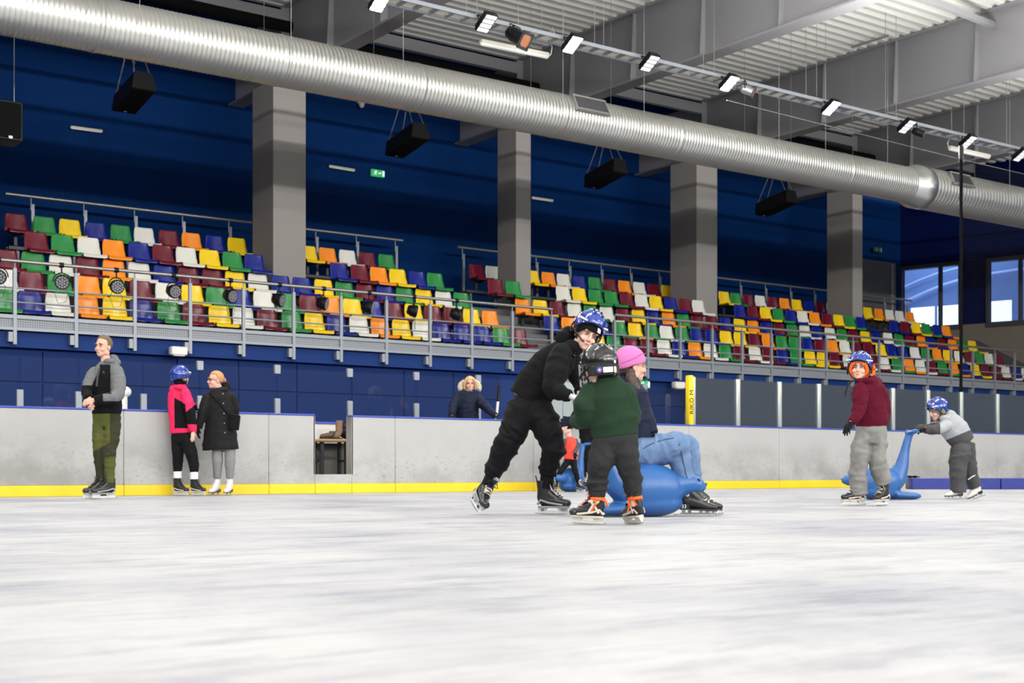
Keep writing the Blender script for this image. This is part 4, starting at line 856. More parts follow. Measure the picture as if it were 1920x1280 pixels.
    if mark:
        for s in (-1, 1):
            for u, tx in ((-.078, mark), (.095, 'VDC')): lettering(tx, .026*k, f(u, s*.0185, .040), f.d(-s, 0, 0) if s > 0 else f.d(1, 0, 0), f.d(0, 0, 1), BLACK, b, 'size_mark')
    return b, f
def figure_skate(root, o, x, z, k, boot, lace, heel, mark='', tall=.24, vox=.005):
    """figure skate: heeled leather boot, laced front, blade on two stanchions with toe pick"""
    f = Fr(o, x, z, k)
    q = MB(); q.tube([f(-.060, 0, tall), f(-.062, 0, .19), f(-.070, 0, .14), f(-.068, 0, .10)], [(.056*k, .047*k), (.053*k, .042*k), (.052*k, .038*k), (.042*k, .034*k)], 16, ref=f.x)
    q.tube([f(-.10, 0, .112), f(-.03, 0, .108), f(.04, 0, .085), f(.095, 0, .068), f(.135, 0, .062), f(.152, 0, .060)], [(.030*k, .032*k), (.038*k, .048*k), (.041*k, .042*k), (.039*k, .030*k), (.030*k, .022*k), (.014*k, .012*k)], 16, ref=f.y)
    q.tube([f(-.05, 0, .19), f(-.01, 0, .145), f(.04, 0, .105)], [.038*k, .040*k, .036*k], 12)
    b = fuse(q, 'ice_skate', boot, root, vox*k, 3)
    q = MB(); q.loft([[f(-.118, -.03, .09), f(-.045, -.03, .086), f(-.045, .03, .086), f(-.118, .03, .09)], [f(-.112, -.026, .046), f(-.055, -.026, .046), f(-.055, .026, .046), f(-.112, .026, .046)]], smooth=False); q.build('heel', heel, b)
    q = MB(); q.rbox(f(.055, 0, .045), f.d(.095, 0, -.004), f.d(0, .034, 0), f.d(0, 0, .006), .033*k, 4); q.build('boot_sole', heel, b)
    q = MB()
    for u, w0, zz in ((-.085, .016, .046), (.035, .012, .042), (.085, .012, .040)): q.loft([[f(u-w0, -.012, zz), f(u+w0, -.012, zz), f(u+w0, .012, zz), f(u-w0, .012, zz)], [f(u-w0*.6, -.002, .016), f(u+w0*.6, -.002, .016), f(u+w0*.6, .002, .016), f(u-w0*.6, .002, .016)]], smooth=False)
    n = 14; q.loft([[f(-.150+.29*i/n, -.002, .0015*((i-n/2)/n*2)**2*3), f(-.150+.29*i/n, .002, .0015*((i-n/2)/n*2)**2*3), f(-.150+.29*i/n, .002, .018), f(-.150+.29*i/n, -.002, .018)] for i in range(n+1)], smooth=False)
    q.tube([f(.138, 0, .008), f(.150, 0, .014), f(.150, 0, .034), f(.125, 0, .042)], [.005*k, .007*k, .005*k, .005*k], 6); q.build('blade', BLADE, b)
    for i in range(9):
        u, w_ = .088-.0175*i, .104+.0085*i+.0016*i*i; s = -1 if i % 2 else 1; q = MB(); q.tube([f(u-.004, -.028*s, w_-.012), f(u+.004, 0, w_+.008), f(u-.012, .028*s, w_-.002)], .0042*k, 5); q.build('lace', lace, b)
    if mark:
        for s in (-1, 1):
            rr = f.d(1, 0, 0) if s < 0 else f.d(-1, 0, 0)
            lettering(mark, .05*k, f(-.070, s*.0405, .155), rr, f.d(0, 0, 1), LBL, b, 'size_mark'); lettering('33', .036*k, f(-.082, s*.0315, .068), rr, f.d(0, 0, 1), LBL, b, 'size_mark')
    return b, f
def stand(A, x, k, up=None, h=.2):
    """place a skate under the ankle A: returns the middle of its blade edge"""
    x = Vector(x).normalized(); u = Vector(up).normalized() if up is not None else VU; x = (x-u*x.dot(u)).normalized()
    o = Vector(A)+x*.058*k-u*h*k
    if up is None: o.z = 0
    return o
from mathutils.bvhtree import BVHTree
def onto(o, pts, lift=.004):
    """points on the surface of o that the photo shows at the given pixels"""
    me = o.data; t = BVHTree.FromPolygons([v.co for v in me.vertices], [p.vertices[:] for p in me.polygons]); out = []
    for px, py in pts:
        r = (P(px, py, 1)-CAMP).normalized(); h = t.ray_cast(CAMP, r)
        if h[0] is not None: out.append(h[0]+h[1]*lift)
    return out
class Person:
    def __init__(s, label, z0, foot, skin, vox=.007):
        s.z0 = z0; s.k = z0/F; s.skin = skin; s.vox = vox; s.bm = MB(); s.root = thing('person', label, 'person', Vector(P(foot[0], HOR, z0)-VU*EYE), None)
        s.seed = int(foot[0])
    def q(s, px, py, dz=0): return P(px, py, s.z0-dz)
    def path(s, pts): return [s.q(*(p[0], p[1], p[2] if len(p) > 2 else 0)) for p in pts]
    def trunk(s, mb, pts, amp=.04, body=True, flat=.66, bunch=0, joints=True):
        P_ = [s.q(p[0], p[1], p[2]) for p in pts]; R_ = [(p[3]*s.k, (p[4] if len(p) > 4 else p[3]*flat)*s.k) for p in pts]; s.seed += 1
        cloth(mb, P_, R_, amp, s.seed, ref=VR, n=34, bunch=bunch, joints=joints)
        if body: s.bm.tube(P_, [(a*.78, b*.78) for a, b in R_], 16, ref=VR)
    def limb(s, mb, pts, amp=.07, body=True, bunch=0, ext=None):
        P_ = [s.q(p[0], p[1], p[2]) for p in pts]; R_ = [p[3]*s.k for p in pts]; s.seed += 1
        cloth(mb, P_, R_, amp, s.seed, bunch=bunch)
        c = P_[0]; r = R_[0]; mb.ell(c, (r, 0, 0), (0, r, 0), (0, 0, r))
        if body:
            s.bm.tube(P_+([s.q(*ext)] if ext else []), ([r*.72 for r in R_[:-1]]+[min(R_[-1]*.6, .034), min(R_[-1]*.45, .03)]) if ext else [r*.72 for r in R_], 12); s.bm.ell(P_[0], (R_[0]*.72, 0, 0), (0, R_[0]*.72, 0), (0, 0, R_[0]*.72))
    def head(s, px, py, dz, fwd, up, k, neck):
        s.f = Fr(s.q(px, py, dz), V(*fwd), V(*up), k); head_shapes(s.bm, s.f); n_ = s.q(*neck)
        s.bm.tube([s.f(-.018, 0, -.04), s.f(-.025, 0, -.09), n_], [.05*k, .048*k, .056*k], 14); return s.f
    def body(s, face=True, **kw):
        s.b = fuse(s.bm, 'body', s.skin, s.root, s.vox*.8, 2)
        if face: face_parts(s.b, s.f, **kw)
        return s.b
    def wear(s, mb, name, m, disp=.010, smooth=2, vox=None, **t): return fuse(mb, name, m, s.root, vox or s.vox, smooth, disp, **t)
# ------------------------------------------------------------------ cloth of the clothes
def fab(name, col, rough=.85, sc=120, st=.3, sheen=.02, var=None): return mat(name, col, rough, bump=(sc, st, .002), sheen=sheen, spec=.14, var=var)
FBLACK = fab('black fleece', (.0042, .0046, .0058)); FBLACK2 = fab('black trouser cloth', (.0036, .0039, .0052), .75); FGREEN = fab('dark green fleece', (.0135, .033, .0175)); FGREY = fab('charcoal trouser cloth', (.023, .024, .026))
FNAVY = fab('navy jacket cloth', (.006, .010, .028), .6); DENIM = fab('light blue denim', (.085, .150, .29), .8, 160, .4, .03, var=(14, .6, (.19, .27, .41), (1, 1, .6))); PINKW = fab('pink knit', (.56, .16, .40), .9, 200, .4, .1)
FRED = fab('burgundy fleece', (.078, .002, .014)); FJEAN = fab('washed grey denim', (.165, .162, .156), .85, 140, .4, .05, var=(9, .6, (.31, .30, .29))); FLG = fab('light grey shell', (.31, .33, .35), .55, 40, .2); FMG = fab('mid grey shell', (.058, .058, .061), .7)
FHG = fab('heather grey fleece', (.12, .125, .132), .9, var=(60, .4, (.20, .205, .21))); OLIVE = fab('olive cloth', (.075, .082, .022), .8); OLIVED = fab('dark olive cloth', (.032, .032, .017), .8)
FPINK = fab('hot pink shell', (.75, .022, .10), .6, 40, .15); FGJ = fab('grey jeans', (.21, .205, .21), .85); GLW = fab('pale grey glove knit', (.46, .46, .48), .9); GLB = fab('black glove', (.008, .008, .009), .8); GLN = fab('navy glove knit', (.012, .016, .028), .9)
FORAN = fab('orange knit', (.95, .14, .02), .7); STRAPO = mat('orange strap', (.95, .12, .015), .6); FVEST = fab('red vest', (.80, .07, .05), .75); FUR = mat('beige fur', (.52, .44, .33), .95, bump=(90, .9, .01), sheen=.5); BLOND = mat('blond hair', (.50, .32, .15), .6, bump=(60, .6, .004, (1, 1, .15)))
GINGER = mat('ginger hair', (.44, .23, .09), .55, bump=(60, .6, .004, (1, 1, .2))); HDARK = mat('dark brown hair', (.035, .017, .010), .5, bump=(70, .8, .004, (1, 1, .12))); HSHORT = mat('short brown hair', (.13, .085, .05), .8, bump=(140, .8, .004))
def sphere_at(mb, c, r): mb.ell(c, (r, 0, 0), (0, r, 0), (0, 0, r))
def hood(mb, p, pts):
    for px, py, dz, a, b in pts: r, q = a*p.k, b*p.k; mb.ell(p.q(px, py, dz), VR*r, VD*r*.8, VU*q)

# ---- teenager in black pushing the seal
p = Person('person in black hoodie, black trousers and blue helmet, leaning forward in mid stride', 9.8, (1010, 0), SKINK, .0065)
f = p.head(1100, 627, .02, (.33, -.06, .94), (.42, .90, .05), 1.0, (1070, 656, 0))
g = MB(); p.trunk(g, [(985, 752, 0, 36), (1003, 727, 0, 39), (1022, 702, 0, 40), (1042, 678, 0, 37), (1060, 658, 0, 26)], .05, joints=False)
p.limb(g, [(1052, 664, .10, 21), (1041, 697, .16, 21), (1037, 727, .20, 18), (1056, 738, .25, 12.5), (1070, 743, .28, 10)], .10, bunch=2)
p.limb(g, [(1070, 672, -.08, 19), (1080, 702, -.10, 15), (1086, 722, -.04, 11), (1089, 736, .04, 9)], .10, bunch=2)
hood(g, p, [(1056, 636, -.02, 15, 17), (1066, 625, -.05, 14, 15), (1078, 634, -.09, 13, 15), (1070, 650, .06, 17, 13), (1083, 657, .05, 10, 9)])
hd_ = p.wear(g, 'hoodie', FBLACK, .014)
for x0, ln in ((1079, 35), (1084, 42)):
    q = MB(); q.tube([p.q(x0, 660, .16), p.q(x0-1, 660+ln*.5, .2), p.q(x0-3, 660+ln, .2)], .0035, 6); q.build('drawstring', FBLACK, hd_)
q = MB(); p.trunk(q, [(983, 742, 0, 34), (990, 762, 0, 37), (998, 782, 0, 33)], .04, joints=False)
p.limb(q, [(980, 768, 0, 30), (966, 800, .02, 26), (949, 836, .03, 22), (934, 866, .0, 18.5), (921, 892, -.02, 15)], .10, bunch=4, ext=(911, 915, -.01))
p.limb(q, [(1008, 770, 0, 30), (1024, 803, .04, 25), (1037, 835, .05, 21), (1031, 866, .02, 17), (1027, 890, .0, 15)], .12, bunch=4, ext=(1022, 930, 0))
tr = p.wear(q, 'trousers', FBLACK2, .014)
q = MB(); q.tube([p.q(1027, 884, 0), p.q(1024, 916, 0)], .051, 16); q.build('sock', FBLACK2, p.root)
q = MB(); q.tube([p.q(923, 889, -.01), p.q(914, 910, -.01)], .048, 16); q.build('sock', FBLACK2, p.root)
p.body()
g = MB(); hand(g, p.q(1070, 743, .28), V(.9, -.35, .1), V(0, -1, -.3), .165, 1, .9, 1.15); p.wear(g, 'glove', GLW, .004, vox=.0045)
g = MB(); hand(g, p.q(1088, 737, .05), V(.1, -.9, .35), V(-.3, -.2, -.9), .16, -1, .9, 1.15); p.wear(g, 'glove', GLW, .004, vox=.0045)
g = MB(); cap(g, f, (-.008, 0, .018), (.107, .090, .112), lambda th: math.radians(2+5*max(0, math.cos(th))-14*max(0, -math.cos(th))-26*abs(math.sin(th))**4), 36, 14, .006); be = g.build('beanie', FBLACK, p.root)
g = MB(); g.rbox(f(.083, .046, .058), f.d(-.010, .015, 0), f.d(-.005, -.003, .017), f.d(.003, .002, .0009), .002, 1); tg = g.build('beanie_label', LBL, be, label='white woven label')
sh, h = helmet(p.root, Fr(f(-.016, 0, .046), f.x, f.z, 1.0), HBLUE, 1.06, tilt=-.12)
lettering('0', .040, h(-.012, -.118, .012), h.d(1, 0, 0), h.d(0, 0, 1), LBL, sh, 'number')
q = MB(); q.tube([h(.030, -.100, -.050), f(.075, -.052, -.050), f(.094, -.030, -.062)], [(.004, .009)]*3, 8); q.build('face_strap', FOAM, sh)
hockey_skate(p.root, stand(p.q(1022, 900, .0), V(.99, 0, .12), .92), V(.99, 0, .12), V(0, 1, 0), .92, mark='34')
xd, ud = V(.28, -.40, .86), V(.60, .72, .14); b, sf = hockey_skate(p.root, stand(p.q(922, 899, -.02), xd, .92, ud, .255), xd, ud, .92, mark='34')
q = MB(); q.rbox(sf(-.010, 0, .285), sf.d(.004, 0, .022), sf.d(0, .030, 0), sf.d(.006, 0, -.001), .010, 3); lp = q.build('tongue_patch', SKBLACK, b)
lettering('CCM', .022, sf(-.002, 0, .287), sf.d(0, 1, 0), sf.d(.15, 0, 1), LBL, b, 'tongue_lettering')

# ---- small child in green seen from behind
p = Person('small child in green fleece and black caged helmet, seen from behind', 8.0, (1150, 0), SKINK, .006)
f = p.head(1124, 689, .0, (-.52, -.12, -.85), (-.08, 1, .02), .95, (1131, 708, 0))
g = MB(); p.trunk(g, [(1154, 818, 0, 43), (1151, 795, 0, 45), (1146, 765, 0, 46), (1140, 740, 0, 43), (1134, 718, 0, 32), (1131, 706, 0, 19)], .08, joints=False)
p.limb(g, [(1107, 737, .0, 21), (1098, 762, .02, 21), (1097, 783, .0, 18), (1086, 790, -.08, 14), (1078, 790, -.14, 11.5)], .10, bunch=1)
p.limb(g, [(1170, 737, .0, 21), (1180, 762, .0, 19), (1184, 785, -.05, 16), (1174, 800, -.20, 12)], .10, bunch=1)
g.tube([p.q(1131, 716, 0), p.q(1131, 703, -.005)], [.075, .062], 18)
p.wear(g, 'fleece_jacket', FGREEN, .010)
q = MB(); p.trunk(q, [(1154, 806, 0, 40), (1154, 826, 0, 42), (1154, 845, 0, 36)], .04, joints=False)
p.limb(q, [(1136, 832, 0, 26), (1129, 852, .02, 23), (1123, 872, .03, 20), (1120, 897, .0, 17), (1119, 922, 0, 16)], .13, bunch=4, ext=(1119, 950, 0))
p.limb(q, [(1172, 832, 0, 25), (1174, 852, .02, 22), (1176, 872, .03, 19), (1184, 897, .0, 17), (1189, 922, -.01, 16)], .13, bunch=4, ext=(1190, 950, 0))
p.wear(q, 'trousers', FGREY, .014)
p.body(False)
g = MB(); hand(g, p.q(1079, 790, -.14), V(-.93, .05, -.36), V(.3, -.1, -.95), .118, 1, .35, 1.25, .5); p.wear(g, 'glove', GLN, .003, vox=.004)
g = MB(); hand(g, p.q(1174, 801, -.20), V(-.3, -.1, -.95), V(0, -1, 0), .118, -1, .5, 1.3); p.wear(g, 'glove', GLN, .003, vox=.004)
sh, h = helmet(p.root, Fr(f(0, 0, .010), f.x, f.z, .95), HBLACK, 1.03, mark=False)
q = MB(); cap(q, h, (-.012, 0, .0), (.128, .104, .09), lambda th: math.radians(-42 if math.cos(th) < -.2 else 30), 48, 6, .010) if False else None
rings = []
for zz, k_ in ((-.062, .99), (-.055, 1.01), (-.010, 1.03), (.000, 1.0)): rings.append([h(-.008-.122*k_*math.cos(t), .106*k_*math.sin(t), zz) for t in np.linspace(-1.05, 1.45, 22)])
q = MB(); vs = [v_ for r in rings for v_ in r]; q.add(vs, [(i*22+j, i*22+j+1, (i+1)*22+j+1, (i+1)*22+j) for i in range(3) for j in range(21)], True); bk_ = q.build('back_band', FOAM, sh)
m_ = bk_.modifiers.new('s', 'SOLIDIFY'); m_.thickness = .004; m_.offset = 0
def on_back(t, z_, r=1.06): return h(-.008-.122*r*math.cos(t), .106*r*math.sin(t), z_), h.d(-math.cos(t), math.sin(t), 0).normalized(), h.d(-math.sin(t)*-1, -math.cos(t)*-1, 0)
def sticker(t, z_, hw, hh, m_, nm, rr=.003):
    c, n_, _ = on_back(t, z_); u_ = n_.cross(h.z).normalized(); q = MB(); q.rbox(c+n_*.002, u_*hw, h.z*hh, n_*.0012, rr, 5); return q.build(nm, m_, sh), c, n_, u_
sticker(.30, -.032, .031, .016, mat('white sticker', (.72, .72, .74), .4), 'name_sticker'); st_, c, n_, u_ = sticker(.74, -.030, .0185, .0185, mat('blue sticker', (.02, .09, .40), .4), 'round_sticker', .0184)
q = MB(); q.rbox(c+n_*.0035-h.z*.004-u_*.003, u_*.011, h.z*.009, n_*.0008, .008, 4); q.build('sticker_print', mat('red print', (.65, .05, .05), .4), sh); q = MB(); q.rbox(c+n_*.0042+h.z*.001, u_*.006, h.z*.006, n_*.0006, .005, 4); q.build('sticker_print', LBL, sh)
sticker(-.14, -.034, .010, .020, mat('tan sticker', (.55, .44, .32), .4), 'oval_sticker', .0099); sticker(-.16, .014, .008, .010, LBL, 'dot_sticker', .0078)
q = MB()                                                   # wire cage in front of the face
for z_ in (-.115, -.085, -.055, -.025, .005): q.tube([h(.055+.085*math.cos(t)*(1-.15*abs(z_+.05)*6), .098*math.sin(t), z_) for t in np.linspace(-1.45, 1.45, 15)], .0032, 5)
for t in np.linspace(-1.3, 1.3, 9): q.tube([h(.055+.086*math.cos(t)*(1-.15*abs(z_+.05)*6), .099*math.sin(t), z_) for z_ in (.02, -.02, -.055, -.09, -.118)], .0032, 5)
q.build('face_cage', mat('pale wire cage', (.55, .55, .52), .3, .6), sh)
q = MB(); q.tube([h(-.05, .105, .0), h(.02, .112, -.035), h(.09, .10, -.075)], [(.004, .012)]*3, 8, ref=h.z); q.build('cage_strap', FOAM, sh)
for A_, x_, z_ in ((p.q(1119, 925, .0), V(-.97, 0, -.18), V(.05, 1, 0)), (p.q(1190, 925, -.02), V(-.42, -.0, -.86), V(-.14, 1, 0))):
    o_ = stand(A_, x_, .78, z_, .215); o_.z = 0
    b, sf = hockey_skate(p.root, o_, x_, z_, .78, trim=CREAMF, lace=mat('red white lace', (.6, .12, .12), .7), tongue=FOAM, holder=mat('cream blade holder', (.60, .59, .52), .45), guard=False, vox=.006)
    k = .78
    q = MB(); q.tube([sf(-.058, 0, .225), sf(-.058, 0, .255), sf(-.056, 0, .305)], [(.064*k, .054*k), (.070*k, .062*k), (.072*k, .064*k)], 18, ref=sf.x); q.build('ankle_cuff', FOAM, b, label='black padded ankle cuff')
    q = MB(); q.rbox(sf(-.10, .030, .262), sf.d(.012, .022, 0), sf.d(0, 0, .036), sf.d(-.006, .004, 0), .02*k, 4); q.build('ankle_tab', SKBLACK, b)
    q = MB(); q.tube([sf(-.062+.062*math.cos(t), .054*math.sin(t), .205) for t in np.linspace(0, 2*math.pi, 22)], [(.013*k, .004*k)]*22, 6, ref=sf.z); q.tube([sf(-.10, .045, .205), sf(-.135, .058, .190), sf(-.155, .050, .150)], [(.010*k, .003*k)]*3, 6); q.tube([sf(-.06, .055, .20), sf(-.05, .058, .14), sf(-.03, .052, .11)], [(.008*k, .003*k)]*3, 6); q.build('orange_strap', STRAPO, b, label='bright orange strap tied round the ankle')
    for s_ in (-1, 1):
        q = MB()
        for pts in (((-.075, .185), (-.035, .150), (-.005, .095)), ((-.015, .185), (-.045, .150), (-.085, .095)), ((-.085, .185), (-.04, .192), (.0, .18))): q.tube([sf(u, s_*.055*(.95 if w_ < .12 else .80), w_) for u, w_ in pts], [(.011*k, .004*k)]*3, 6, ref=sf.x)
        q.build('cream_trim', CREAMF, b)

# ---- seated woman
p = Person('seated woman in navy jacket, light jeans and pink knit hat, facing right', 9.62, (1230, 0), SKIN, .0065)
f = p.head(1184.5, 685, .0, (.95, -.10, -.26), (.02, 1, .04), .98, (1180, 712, 0))
g = MB(); p.trunk(g, [(1196, 838, 0, 40, 34), (1188, 805, 0, 40, 34), (1182, 770, 0, 39, 36), (1178, 738, 0, 36, 38), (1178, 718, 0, 24, 28), (1181, 704, 0, 16, 17)], .05, joints=False)
p.limb(g, [(1180, 736, .13, 17), (1178, 770, .17, 15), (1176, 800, .17, 13), (1177, 815, .10, 11)], .09); p.limb(g, [(1184, 736, -.13, 17), (1192, 775, -.17, 15), (1192, 800, -.15, 13), (1191, 812, -.10, 11)], .09)
g.tube([p.q(1196, 770, 0), p.q(1205, 795, 0), p.q(1214, 818, .02)], [(.08, .10), (.085, .11), (.07, .10)], 14); p.wear(g, 'jacket', FNAVY, .014)
q = MB(); p.trunk(q, [(1196, 862, 0, 38, 42), (1196, 845, 0, 38, 42), (1194, 825, 0, 34, 34)], .03, joints=False)
p.limb(q, [(1204, 850, .10, 30), (1235, 846, .11, 27), (1266, 836, .11, 24), (1276, 866, .11, 20), (1282, 890, .11, 17), (1287, 909, .11, 15.5)], .10, bunch=2, ext=(1290, 940, .11))
p.limb(q, [(1204, 848, -.10, 30), (1245, 842, -.12, 26), (1284, 834, -.12, 21), (1294, 862, -.12, 18), (1300, 900, -.12, 15)], .10, bunch=2, ext=(1300, 935, -.12))
je = p.wear(q, 'jeans', DENIM, .011)
SEAM = mat('dark denim seam', (.035, .07, .17), .8)
for pts in (((1206, 841), (1214, 836), (1224, 831), (1236, 827), (1250, 823), (1263, 821)), ((1273, 832), (1277, 846), (1280, 860), (1283, 874), (1286, 888), (1290, 901)), ((1275, 909), (1282, 907), (1290, 904), (1297, 902))):
    s_ = onto(je, pts, .001)
    if len(s_) > 2: q = MB(); q.tube(s_, .0045, 6); q.build('seam', SEAM, je)
p.body(smile=0)
for sd, z_ in ((1176, .10), (1190, -.10)): g = MB(); hand(g, p.q(sd, 815, z_), V(.5, -.25, -.2), V(0, -1, 0), .165, 1 if z_ > 0 else -1, .7); p.wear(g, 'hand', SKIN, .0, vox=.005)
g = MB(); cap(g, f, (-.020, 0, .018), (.124, .100, .130), lambda th: math.radians(6+4*max(0, math.cos(th))-30*max(0, -math.cos(th))-14*abs(math.sin(th))**2), 40, 16, .008, lambda th, ph: .012*math.sin(ph*3)); be = g.build('knit_hat', PINKW, p.root)
q = MB(); q.tube([f(.075-.0*t, -.105*math.cos((t-.5)*1.0), .086-.0*t) for t in (0,)]*1+[f(.045, -.080, .085), f(.0, -.104, .060), f(-.06, -.098, .030), f(-.11, -.070, .01)], .0028, 6); q.build('hat_seam', fab('dark pink seam', (.38, .10, .27)), be)
g = MB(); g.tube([f(-.03, -.062, -.03), f(-.035, -.082, -.09), f(-.015, -.105, -.16), f(.02, -.115, -.24), f(.045, -.112, -.31), f(.055, -.11, -.36)], [(.030, .025), (.040, .030), (.045, .030), (.040, .026), (.030, .02), (.010, .008)], 16, ref=f.x); g.ell(f(-.05, 0, -.02), f.d(.07, 0, 0), f.d(0, .078, 0), f.d(0, 0, .07))
fuse(g, 'hair', HDARK, p.root, .006, 2, .012, CL2)
figure_skate(p.root, stand(p.q(1289, 915, .11), V(.99, 0, .12), 1.02), V(.99, 0, .12), V(0, 1, 0), 1.02, SKBLACK, LACEW, SKBLACK, '38'); figure_skate(p.root, stand(p.q(1300, 915, -.12), V(.99, 0, .06), 1.02), V(.99, 0, .06), V(0, 1, 0), 1.02, SKBLACK, LACEW, SKBLACK, '')
q = MB(); q.tube([p.q(1287, 907, .11), p.q(1290, 920, .11)], .045, 14); q.build('sock', LACEW, p.root)

# ---- boy in the burgundy hoodie
p = Person('boy in burgundy hoodie, grey jeans and blue helmet with orange straps', 12.3, (1630, 0), SKINK, .007)
f = p.head(1612.5, 689, .0, (-.42, -.05, .90), (.06, 1, .02), .97, (1620, 716, 0))
g = MB(); p.trunk(g, [(1635, 800, 0, 28.5), (1634, 785, 0, 31), (1631, 755, 0, 29), (1629, 732, 0, 28), (1627, 718, 0, 22), (1622, 709, 0, 13)], .05, joints=False, bunch=0)
p.limb(g, [(1612, 731, .07, 14), (1612, 750, .12, 14), (1611, 768, .16, 12), (1603, 782, .20, 9.5), (1596, 792, .22, 7.5)], .10, bunch=1); p.limb(g, [(1648, 731, .0, 14), (1655, 752, -.05, 13), (1658, 775, -.07, 11.5), (1652, 794, -.02, 9)], .10, bunch=1)
hood(g, p, [(1637, 713, -.07, 15, 9), (1645, 715, -.03, 9, 8), (1627, 714, .05, 13, 6.5), (1612, 713, .06, 8, 5)])
p.wear(g, 'hoodie', FRED, .014)
q = MB(); p.trunk(q, [(1634, 794, 0, 27), (1634, 808, 0, 28.5), (1634, 822, 0, 25)], .03, joints=False)
p.limb(q, [(1621, 814, 0, 17), (1614, 840, .03, 16.5), (1610, 865, .04, 15.5), (1609, 895, .02, 15.5), (1611, 927, 0, 16)], .09, bunch=2, ext=(1611, 935, 0)); p.limb(q, [(1646, 814, 0, 17), (1645, 840, .03, 16.5), (1645, 862, .05, 15.5), (1651, 885, .03, 16), (1656, 905, 0, 14.5)], .09, bunch=4, ext=(1658, 930, 0))
p.wear(q, 'jeans', FJEAN, .012)
q = MB(); q.rbox(p.q(1641, 824, .155), V(.045, -.004, 0), V(0, .030, .004), V(.0, 0, .003), .006, 1); q.build('thigh_pocket', FJEAN, p.root)
p.body(smile=.002)
g = MB(); hand(g, p.q(1597, 791, .22), V(-.55, -.80, .15), V(.6, -.4, -.5), .15, -1, .45, 1.1, .5); p.wear(g, 'glove', GLB, .003, vox=.005); g = MB(); hand(g, p.q(1652, 794, -.02), V(-.3, -.9, .1), V(-.5, 0, -.5), .14, 1, .6, 1.1); p.wear(g, 'glove', GLB, .003, vox=.006)
g = MB(); cap(g, f, (-.006, 0, .012), (.104, .088, .108), lambda th: math.radians(16*max(0, math.cos(th))**.7-62*min(1, max(0, (1-math.cos(th))*1.0))), 40, 16, .007); g.tube([f(.086, .040, .055), f(.074, .066, .02), f(.052, .078, -.02), f(.03, .074, -.06), f(.035, .06, -.10)], [(.005, .016)]*5, 8, ref=f.x); g.tube([f(.086, -.040, .055), f(.074, -.066, .02), f(.052, -.078, -.02), f(.03, -.074, -.06), f(.035, -.06, -.10)], [(.005, .016)]*5, 8, ref=f.x)
g.build('balaclava', FORAN, p.root, label='orange knit balaclava round the face')
sh, h = helmet(p.root, Fr(f(0, 0, .008), f.x, f.z, .97), HBLUE, 1.08)
q = MB(); q.tube([h(-.004, .112, .02), h(-.006, .118, -.015), h(.0, .112, -.055), h(.02, .10, -.075)], [(.006, .014), (.009, .020), (.012, .024), (.006, .012)], 10, ref=h.x); q.build('ear_flap', FORAN, sh, label='orange ear flap below the helmet'); q = MB(); q.rbox(h(-.006, .127, -.018), h.d(.020, 0, 0), h.d(0, 0, .006), h.d(0, .003, 0), .003, 1); q.build('ear_clip', FOAM, sh)
q = MB(); q.tube([f(.06, .02, -.118), f(.075, -.03, -.125), f(.07, -.075, -.15), f(.06, -.10, -.20), f(.055, -.115, -.27)], [(.003, .009)]*5, 8, ref=f.x); q.build('loose_strap', FOAM, sh)
for A_, x_ in ((p.q(1611, 925, .0), V(-.97, 0, .22)), (p.q(1658, 910, 0), V(-.70, 0, .71))): hockey_skate(p.root, stand(A_, x_, .86), x_, V(0, 1, 0), .86, lace=LACEW, trim=CREAMF, tongue=FOAM, guard=False, vox=.006)

# ---- child in light grey pushing the second seal
p = Person('child in light grey jacket, dark trousers and blue helmet, bent over pushing', 15.2, (1800, 0), SKINK, .008)
f = p.head(1758, 768.5, .0, (-.93, -.30, .20), (-.30, .95, .05), .95, (1768, 786, 0))
g = MB(); p.trunk(g, [(1810, 832, 0, 20), (1802, 822, 0, 23), (1792, 808, 0, 25), (1780, 795, 0, 24), (1771, 785, 0, 17), (1766, 780, 0, 10)], .05, joints=False)
p.limb(g, [(1774, 798, .10, 11), (1761, 804, .15, 9.5), (1748, 805, .17, 8.5), (1734, 804, .17, 7.5)], .09, bunch=2); p.limb(g, [(1772, 795, -.10, 10), (1755, 800, -.14, 9), (1735, 803, -.12, 8), (1719, 803, -.10, 7)], .09, bunch=2)
hood(g, p, [(1779, 777, -.02, 14, 9), (1771, 784, .08, 10, 7), (1788, 783, 0, 8, 8)])
j = p.wear(g, 'jacket', [FLG, FMG, mat('pink trim', (.6, .12, .22), .6)], .010)
paint(j, lambda px, py, z, n: np.where(((py-(835-(px-1764)*.42)) > -6) & (px > 1758) & (py > 806) | ((px < 1763) & (py > 793)), 1, np.where((px < 1754) & (py < 792) & (py > 772), 2, 0)))
q = MB(); p.trunk(q, [(1810, 826, 0, 19), (1807, 838, 0, 21), (1804, 850, 0, 19)], .03, joints=False)
p.limb(q, [(1801, 846, .03, 19), (1797, 868, .05, 16), (1796, 893, .05, 14.5), (1797, 923, .05, 14)], .07, bunch=1, ext=(1797, 926, .05)); p.limb(q, [(1812, 846, -.05, 17), (1816, 868, -.08, 14), (1821, 892, -.10, 12.5), (1828, 913, -.12, 12)], .07, bunch=1, ext=(1829, 916, -.12))
tr = p.wear(q, 'trousers', FMG, .012)
q = MB(); q.tube([p.q(1815, 899, .0), p.q(1822, 894, .01), p.q(1829, 890, -.03)], [(.006, .003)]*3, 6); q.build('reflective_stripe', LBL, tr)
p.body(smile=0)
for wx, z_, sd in ((1734, .17, 1), (1719, -.10, -1)): g = MB(); hand(g, p.q(wx, 804, z_), V(-.95, -.2, 0), V(-.25, -.95, 0), .12, sd, .9, 1.5); p.wear(g, 'mitten_glove', GLB, .003, vox=.006)
